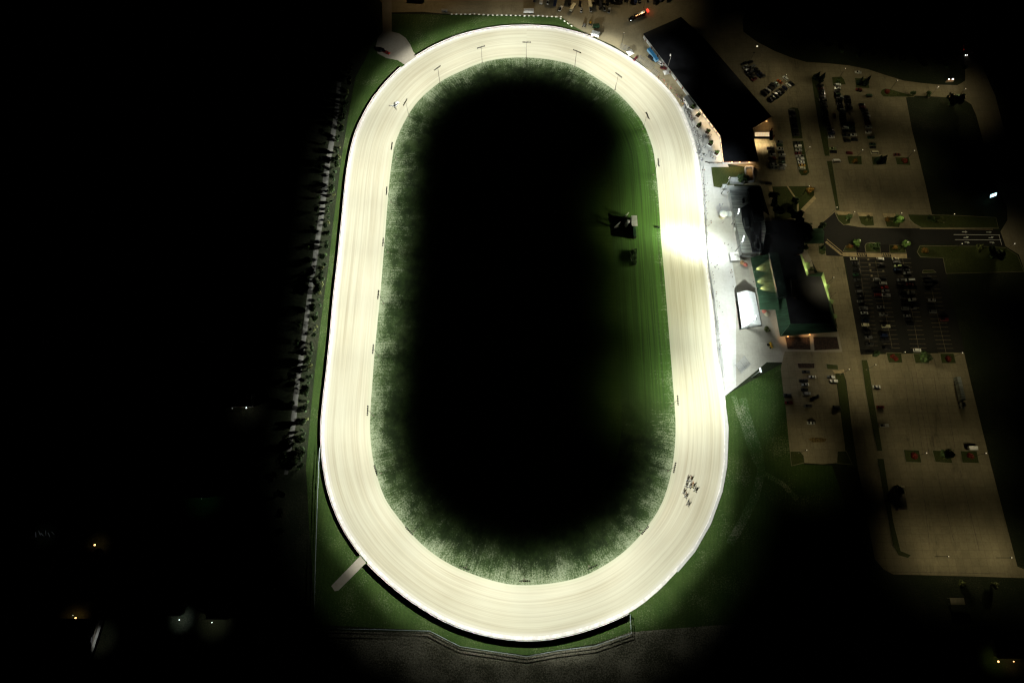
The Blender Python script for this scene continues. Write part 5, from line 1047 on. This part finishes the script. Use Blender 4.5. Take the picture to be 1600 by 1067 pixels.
# concrete blocks along the yard edge
mb = MB(); mb.box((0, 0, .4), (1.5, .8, .8), taper=.82); ME_blk = mb.mesh('barrier_block', M['hay'])
bl = [(706 + i * 7.1, 23 + .55 * math.sin(i * .9) * .4 + max(0, i - 3) * .19) for i in range(25)] + [(876,30),(882,34),(887.5,37.5),(893,41.5)]
for i, (u, v) in enumerate(bl):
    p = G(u, v); a = 0 if i < 25 else R(-35); o = link('barrier_block', ME_blk, None, (p.x, p.y, .06), a); tag(o, 'white concrete block on the yard edge above the top bend, %s from the left' % ordw(i + 1), 'block', 'white blocks along the yard edge')
# bleachers
def bleacher(u, v, L_, rows, rz, label):
    p = G(u, v); r = thing('bleacher', label, 'bleacher', (p.x, p.y, .08), None, rz)
    b = MB()
    for k in range(rows): b.box((0, k * .85, .45 + .35 * k), (L_, .32, .06))
    link('seats', b.mesh('seats', M['steel']), r); b = MB()
    for x in (-L_ / 2 + .3, 0, L_ / 2 - .3): b.box((x, rows * .42, .2 + .17 * rows), (.08, rows * .85, .08), rx=math.atan(.41)); b.box((x, rows * .8, .2 * rows), (.08, .08, .38 * rows))
    link('frame', b.mesh('frame', M['darksteel']), r)
bleacher(1165,576,9.5,8,R(42),'silver bleacher standing on the open apron')
bleacher(974,79,7.5,5,R(-30),'bleacher left of the white tent along the top right edge')
bleacher(1000,99,7,6,R(-38),'bleacher right of the white tent, first of three'); bleacher(1011.5,107,7,6,R(-40),'bleacher right of the white tent, second of three'); bleacher(1021,117,6,5,R(-42),'bleacher right of the white tent, third of three')
# big LED sign and entrance sign at the right
p = G(1551,304,6); r = thing('roadside_sign', 'bright cyan white video sign glowing in the dark at the right', 'sign', (p.x, p.y, 0))
mb = MB(); mb.box((p.x, p.y, 6), (5.4, .8, 2.6), R(20), rx=R(-20)); mb.build('frame', M['darksteel'], r); mb = MB(); mb.box((p.x + .2, p.y - .75, 6.3), (5.0, .15, 2.3), R(20), rx=R(-38)); mb.build('screen', M['screen'], r)
for s in (-1.6, 1.6): mb = MB(); mb.tube((p.x + s, p.y, 0), (p.x + s, p.y, 5), .2, .2, 8); mb.build('post', M['darksteel'], r)
lamp((p.x, p.y - 2.5, 4), .02, 12, (.3, .8, 1), p0=0)
p = G(1487,124,3); r = thing('entrance_sign', 'low entrance sign with two white lamps beside the entrance road', 'sign', (p.x, p.y, 0)); boxpart(r, 'panel', (p.x, p.y, 1.6), (5.5, .5, 2.2), M['wood'], .1); boxpart(r, 'base', (p.x, p.y, .25), (6, 1, .5), M['kerb'], .1)
for s, k in ((-2.0, .35), (.9, .55)): mb = MB(); mb.ball((p.x + s, p.y, 3), k, 8, 4); mb.build('lamp', M['coollens'], r)
lamp((p.x, p.y - 1.5, 3), .06, 14, (1, .9, .8), p0=0)
p = G(1496,939,3); r = thing('kiosk', 'small pale roofed shelter in the dark below the south lot', 'shelter', (p.x, p.y, 0)); boxpart(r, 'roof', (p.x, p.y, 3), (8, 3.6, .3), M['cream']); 
for s in (-3.5, 3.5):
    for t in (-1.5, 1.5): boxpart(r, 'post', (p.x + s, p.y + t, 1.42), (.2, .2, 2.84), M['steel'])
# ------------------------------------------------------------------ far houses with their lamps
def house(u, v, w_, d_, h, label, lamps=(), rz=0):
    p = G(u, v); r = thing('house', label, 'house', (p.x, p.y, 0))
    boxpart(r, 'wall', (p.x, p.y, h / 2), (w_, d_, h), M['housewall'])
    mb = MB(); x, y = w_ / 2 + .5, d_ / 2 + .5; mb.add([(p.x - x, p.y - y, h), (p.x + x, p.y - y, h), (p.x + x, p.y + y, h), (p.x - x, p.y + y, h), (p.x - x + 1, p.y, h + d_ * .28), (p.x + x - 1, p.y, h + d_ * .28)], [(0, 1, 5, 4), (2, 3, 4, 5), (1, 2, 5), (3, 0, 4), (3, 2, 1, 0)]); rf = mb.build('roof', M['houseroof'], r)
    boxpart(rf, 'chimney', (p.x + w_ * .3, p.y + .8, h + d_ * .28), (.7, .7, 1.4), M['rust'])
    boxpart(r, 'door', (p.x, p.y - d_ / 2 - .04, 1.05), (1, .08, 2.1), M['rust'])
    for s in (-.3, .3): boxpart(r, 'window', (p.x + s * w_, p.y - d_ / 2 - .04, 1.6), (1.4, .08, 1.1), M['glass'])
    for (du, dv, m, e, rad, col, sz) in lamps:
        q = G(u + du, v + dv, 3); mb = MB(); mb.ball((q.x, q.y, 3), sz, 6, 4); mb.build('porch_lamp', M[m], r)
        if e: lamp((q.x, q.y, 2.3), e * 2.2, rad, col, p0=0)
    return r
OR = (1, .6, .3); CO = (.8, .9, 1)
house(58,884,20,9,3.2,'unlit house at the left with a cool lamp on its drive',((-2,-6,'dimlens',.03,14,CO,.3),(63,-11,'dimlens',.04,8,CO,.4)))
house(140,868,12,8,3.2,'small house at the left with a bright warm porch lamp',((8,-17,'orangelens',.06,9,OR,.55),))
house(120,990,24,16,4.5,'large dark shed at the lower left lit warm along its top edge',((-12,-23,'orangelens',.22,9,(1,.5,.18),.45),(-2,-25,'orangelens',.12,8,(1,.5,.18),.5),(-6,-29,'dimlens',0,0,OR,.2)))
p = G(154,997); o = boxpart(thing('loading_ramp', 'pale narrow lit strip of roof along the right of the large dark shed', 'awning', (p.x, p.y, 0)), 'roof', (p.x, p.y, 2.6), (1.4, 20, .2), M['siding'], R(-8)); lamp((p.x + 1, p.y, 7), .10, 12, (1, 1, .9), p0=.3)
house(270,948,14,8,3.4,'house at the lower left with a warm side light',((-5,0,'orangelens',.16,5,OR,.35),(10,20,'coollens',.26,9,CO,.25)))
house(345,952,12,9,3.4,'house with a pale lit drive, right of the warm sided house',((-14,20,'coollens',.12,13,(1,.95,.8),.25),(-10,9,'dimlens',0,0,OR,.3)))
house(335,878,12,9,3.4,'house in the dark with a faint green garden lamp',((-11,9,'dimlens',.06,10,(.4,1,.3),.4),))
house(378,625,16,9,3.4,'lone house in the dark field with one bright wall lamp',((7,12,'coollens',.03,16,(1,.95,.8),.35),(-15,13,'dimlens',0,0,OR,.2)))
house(1572,1012,16,9,3.4,'house at the bottom right corner with a yellow green lamp and a lit drive',((-12,21,'orangelens',.08,10,(.8,1,.2),.5),(12,21,'orangelens',.12,10,OR,.3)))
house(315,765,14,9,3.4,'dark house with a dim green lit yard',((0,14,'dimlens',.03,14,(.2,1,.4),.1),))
p = G(68,835,1); r = thing('garden_furniture', 'small pile of pale garden furniture by the left hand houses', 'furniture', (p.x, p.y, 0))
for i in range(6): boxpart(r, 'slat', (p.x - 5 + i * 2, p.y + (i % 2), .5), (.3, 3, .5), M['white'], .3 + .3 * (i % 3))
lamp((p.x, p.y, 5), .03, 10, (.8, .9, 1), p0=0)
# ------------------------------------------------------------------ people
def skin_mesh(name, nodes, edges, mats, matfn, sub=1):
    me = bpy.data.meshes.new(name); me.from_pydata([n[:3] for n in nodes], edges, []); ob = bpy.data.objects.new(name, me); COL.objects.link(ob)
    sk = ob.modifiers.new('s', 'SKIN'); sk.use_smooth_shade = True; ly = me.skin_vertices[0].data if me.skin_vertices else None
    if ly is None:
        bm = bmesh.new(); bm.from_mesh(me); bm.verts.layers.skin.verify(); bm.to_mesh(me); bm.free(); ly = me.skin_vertices[0].data
    for i, n in enumerate(nodes): ly[i].radius = (n[3], n[4] if len(n) > 4 else n[3])
    ly[0].use_root = True
    if sub: s = ob.modifiers.new('d', 'SUBSURF'); s.levels = sub; s.render_levels = sub
    dg = bpy.context.evaluated_depsgraph_get(); dg.update(); out = bpy.data.meshes.new_from_object(ob.evaluated_get(dg)); out.name = name
    bpy.data.objects.remove(ob); out.materials.clear()
    for m in mats: out.materials.append(m)
    for p in out.polygons: p.material_index = matfn(p.center); p.use_smooth = True
    return out
def person_mesh(pose):
    if pose == 'sit':
        nd = [(0,0,.55,.15),(0,0,.8,.15),(0,0,1.02,.16),(0,0,1.2,.06),(.03,0,1.33,.09,.1),(.02,0,1.45,.075), (0,.1,.5,.09),(.42,.14,.55,.075),(.75,.12,.35,.05),(.86,.12,.4,.045), (0,-.1,.5,.09),(.42,-.14,.55,.075),(.75,-.12,.35,.05),(.86,-.12,.4,.045), (0,.19,1.08,.055),(.2,.25,.85,.042),(.45,.14,.85,.035), (0,-.19,1.08,.055),(.2,-.25,.85,.042),(.45,-.14,.85,.035)]
    else:
        k = {'stand': (0, .0), 'walk': (.22, .12), 'lean': (.05, .0)}[pose]; f = k[0]; ln = .12 if pose == 'lean' else 0
        nd = [(0,0,.95,.13),(ln*.5,0,1.2,.13),(ln,0,1.42,.14),(ln,0,1.53,.055),(ln+.02,0,1.64,.09,.1),(ln+.01,0,1.74,.075), (0,.09,.88,.09),(f*.6,.1,.5,.062),(f,.1,.08,.042),(f+.12,.11,.05,.04), (0,-.09,.88,.09),(-f*.3,-.1,.5,.062),(-f,-.1,.1,.042),(-f+.12,-.11,.06,.04), (ln,.19,1.4,.055),(ln-f*.5,.24,1.14,.042),(ln-f*.6+(.35 if pose=='lean' else .08),.22,.95 if pose!='lean' else 1.12,.035), (ln,-.19,1.4,.055),(ln+f*.4,-.24,1.14,.042),(ln+f*.8+(.35 if pose=='lean' else .08),-.22,.98 if pose!='lean' else 1.12,.035)]
    ed = [(0,1),(1,2),(2,3),(3,4),(4,5),(0,6),(6,7),(7,8),(8,9),(0,10),(10,11),(11,12),(12,13),(2,14),(14,15),(15,16),(2,17),(17,18),(18,19)]
    zt = nd[3][2]; zh = nd[0][2]; hx = nd[16][:3]
    def mf(c):
        if c.z > zt - .01: return 0
        if (Vector(nd[16][:3]) - c).length < .09 or (Vector(nd[19][:3]) - c).length < .09: return 0
        if pose == 'sit': return 2 if (c.x > .14 and c.z < .68) or c.z < .55 else 1
        return 2 if c.z < zh - .02 else 1
    return skin_mesh('person', nd, ed, [M['skin'], PM['white'], PM['black']], mf)
PER = {k: person_mesh(k) for k in ('stand', 'walk', 'lean', 'sit')}
mb = MB(); mb.ball((0, 0, 0), .115, 8, 4, sz=.75); ME_hair = mb.mesh('hair', M['hair'], smooth=True)
CLO = {'white': (.6, .6, .6), 'black': (.015, .015, .018), 'red': (.4, .03, .03), 'blue': (.04, .09, .28), 'grey': (.14, .14, .15), 'green': (.04, .14, .05), 'tan': (.35, .26, .15), 'yellow': (.6, .45, .05), 'orange': (.6, .2, .03), 'purple': (.15, .04, .2), 'pink': (.5, .2, .25)}
CL = {k: mat(k + '_cloth', c, .9) for k, c in CLO.items()}
pr_ = random.Random(77); seen = {}
HX = {'stand': (0.0, 1.745), 'walk': (0.0, 1.745), 'lean': (.12, 1.745), 'sit': (.02, 1.45)}
def person(u, v, pose, top, bot, label, rz=0, group=None, z=.09, loc=None):
    p = loc or G(u, v); r = link('person', PER[pose], None, (p.x, p.y, z), rz, [None, CL[top], CL[bot]]); tag(r, label, 'person', group)
    link('hair', ME_hair, r, (HX[pose][0], 0, HX[pose][1])); return r
crowd = [(1097.5,290),(1099,297),(1100.5,306),(1099.5,312),(1101,318),(1107,316),(1100,322),(1103,326),(1103.5,331),(1124,320.5),(1128.5,320.5),(1125.5,326),(1100,335),(1104,345),(1111,349),(1129,349),(1104,354),(1104.5,365),(1103.5,374),(1117,375.5),(1109,383),(1104,379),(1131.5,381.5),(1137,383.5),(1142,389),(1104,390),(1114,394),(1107,398),(1108,393),(1122,403),(1110,401),(1104.5,398),(1120,415),(1122,421),(1116,418),(1113,426),(1142,423),(1143,426.5),(1144,433.5),(1141,427),(1114,431),(1115.5,441),(1115,444),(1119,457),(1118.5,460),(1118,464),(1145,449),(1123.5,473.5),(1128,488),(1120,503),(1121.5,506),(1124.5,522),(1124,529.5),(1097,277),(1098,283),(1084,227),(1096,252),(1079,186)]
tb = ['black', 'grey', 'blue', 'white', 'red', 'black', 'tan', 'green', 'black', 'purple', 'orange', 'grey']
_r = random.Random(31)
for i in range(38):
    t = _r.random() ** 1.3; v = 266 + 290 * t; u = 1096.5 + (v - 266) * .098 + _r.choice([0, .8, 1.6, 3, 6]) + _r.uniform(-.6, .6); crowd.append((u, v))
crowd.sort(key=lambda q: q[1])
for i, (u, v) in enumerate(crowd):
    t, b = pr_.choice(tb), pr_.choice(['black', 'blue', 'grey', 'black', 'tan']); po = pr_.choice(['stand', 'stand', 'walk', 'lean'])
    person(u, v, po, t, b, 'person in %s top, %s trousers on the apron, %s from the top' % (t, b, ordw(i + 1)), R(180) + pr_.uniform(-.8, .8) if u < 1112 else pr_.uniform(0, 6.28), 'people watching from the apron')
c2 = []
for i in range(44):
    t = pr_.random(); base = (1027 + 46 * t, 122 + 48 * t ** 1.05); c2.append((base[0] + pr_.uniform(-1, 5), base[1] + pr_.uniform(-3.5, 1)))
c2.sort(key=lambda q: q[0])
for i, (u, v) in enumerate(c2):
    t, b = pr_.choice(tb), pr_.choice(['black', 'blue', 'grey', 'tan']); person(u, v, pr_.choice(['stand', 'lean', 'walk']), t, b, 'person in %s top, %s trousers at the upper right rail, %s from left' % (t, b, ordw(i + 1)), R(225) + pr_.uniform(-1, 1), 'people at the upper right rail')
# ------------------------------------------------------------------ racing pack: horse, sulky and driver
hn = [(0,0,1.15,.26,.3),(.55,0,1.18,.27,.32),(.95,0,1.25,.2,.24),(1.3,0,1.55,.13,.17),(1.55,0,1.82,.1,.13),(1.75,0,1.78,.09,.1),(2.05,0,1.55,.06,.07),(-.5,0,1.2,.27,.28),(-.8,0,1.18,.16,.2),
      (.8,.16,.95,.11),(1.15,.17,.62,.06),(1.25,.17,.3,.045),(1.4,.17,.12,.06),(.8,-.16,.95,.11),(.75,-.17,.55,.06),(.45,-.17,.35,.045),(.3,-.17,.15,.06),
      (-.7,.17,.95,.15),(-.45,.18,.68,.08),(-.75,.18,.42,.055),(-.6,.18,.08,.06),(-.7,-.17,.95,.15),(-.9,-.18,.68,.08),(-1.3,-.18,.45,.055),(-1.4,-.18,.15,.06)]
he = [(0,1),(1,2),(2,3),(3,4),(4,5),(5,6),(0,7),(7,8),(2,9),(9,10),(10,11),(11,12),(2,13),(13,14),(14,15),(15,16),(7,17),(17,18),(18,19),(19,20),(7,21),(21,22),(22,23),(23,24)]
ME_horse = skin_mesh('horse', hn, he, [M['bark']], lambda c: 0)
mb = MB(); mb.tube((-.9, 0, 1.25), (-1.5, 0, .75), .09, .04, 6); ME_tail = mb.mesh('tail', M['hair']); mb = MB(); mb.add([(1.0, 0, 1.5), (1.45, 0, 1.98), (1.55, 0, 1.85), (1.1, 0, 1.4), (1.0, .04, 1.5), (1.45, .04, 1.98), (1.55, .04, 1.85), (1.1, .04, 1.4)], [(0, 1, 2, 3), (7, 6, 5, 4), (0, 4, 5, 1), (1, 5, 6, 2)]); ME_mane = mb.mesh('mane', M['hair'])
mb = MB(); mb.box((-1.9, 0, .62), (.45, .4, .06)); ME_seat = mb.mesh('seat', M['tyre']); mb = MB(); mb.tube((-1.9, -.75, .36), (-1.9, .75, .36), .03, .03, 6); mb.tube((-1.9, 0, .36), (-1.9, 0, .6), .03, .03, 6); ME_axle = mb.mesh('axle', M['steel'])
mb = MB(); mb.tube((0, -.02, .36), (0, .02, .36), .36, .36, 16); ME_wh = mb.mesh('wheel', M['white']); mb = MB(); mb.tube((-1.9, 0, .55), (.5, 0, 1.1), .025, .025, 6); ME_sh = mb.mesh('shaft', M['steel'])
HC = {'bay': mat('bay_coat', (.10, .04, .02), .6), 'dark brown': mat('dark_brown_coat', (.04, .022, .015), .6), 'chestnut': mat('chestnut_coat', (.22, .09, .03), .6), 'grey': mat('grey_coat', (.4, .4, .4), .6), 'black': mat('black_coat', (.015, .014, .014), .6)}
race = [(1074,746,'dark brown','blue','white','front runner on the inside'),(1079,746.5,'bay','white','white','front runner on the outside'),(1072,755,'black','grey','grey','third, on the inside'),(1077,756,'grey','white','blue','third row middle with the pale horse'),(1082,756,'chestnut','yellow','orange','outside with the chestnut horse'),(1086,762,'black','green','black','widest of the pack'),(1068.5,765,'dark brown','purple','black','fifth on the inside'),(1071.5,771,'bay','blue','black','near the back beside the rail horse'),(1075,783,'black','grey','black','trailing alone behind the pack')]
M['legsw'] = CL['white']
for (u, v, coat, top, bot, wh) in race:
    p = G(u, v); i = min(range(N), key=lambda q: (IN[q] - Vector((p.x, p.y))).length); t = (IN[(i + 1) % N] - IN[i - 1]).normalized(); t = t if t.y > 0 else -t; rz = math.atan2(t.y, t.x)
    h = link('horse', ME_horse, None, (p.x, p.y, .09), rz, [HC[coat]]); tag(h, '%s racehorse at full trot, %s' % (coat, wh), 'horse', 'racing horses'); link('tail', ME_tail, h); link('mane', ME_mane, h)
    s = thing('sulky', 'light two wheeled sulky behind the %s racehorse, %s' % (coat, wh), 'sulky', (p.x, p.y, .09), 'racing sulkies', rz); link('seat', ME_seat, s); link('axle', ME_axle, s)
    for y in (-.75, .75): link('wheel', ME_wh, s, (-1.9, y, 0))
    for y in (-.42, .42): link('shaft', ME_sh, s, (0, y, 0))
    q = p + Vector((t.x * -1.95, t.y * -1.95, 0)); person(0, 0, 'sit', top, 'white' if bot == 'white' else bot, 'driver in %s silks, %s' % (top, wh), rz, 'sulky drivers', z=.17, loc=q)
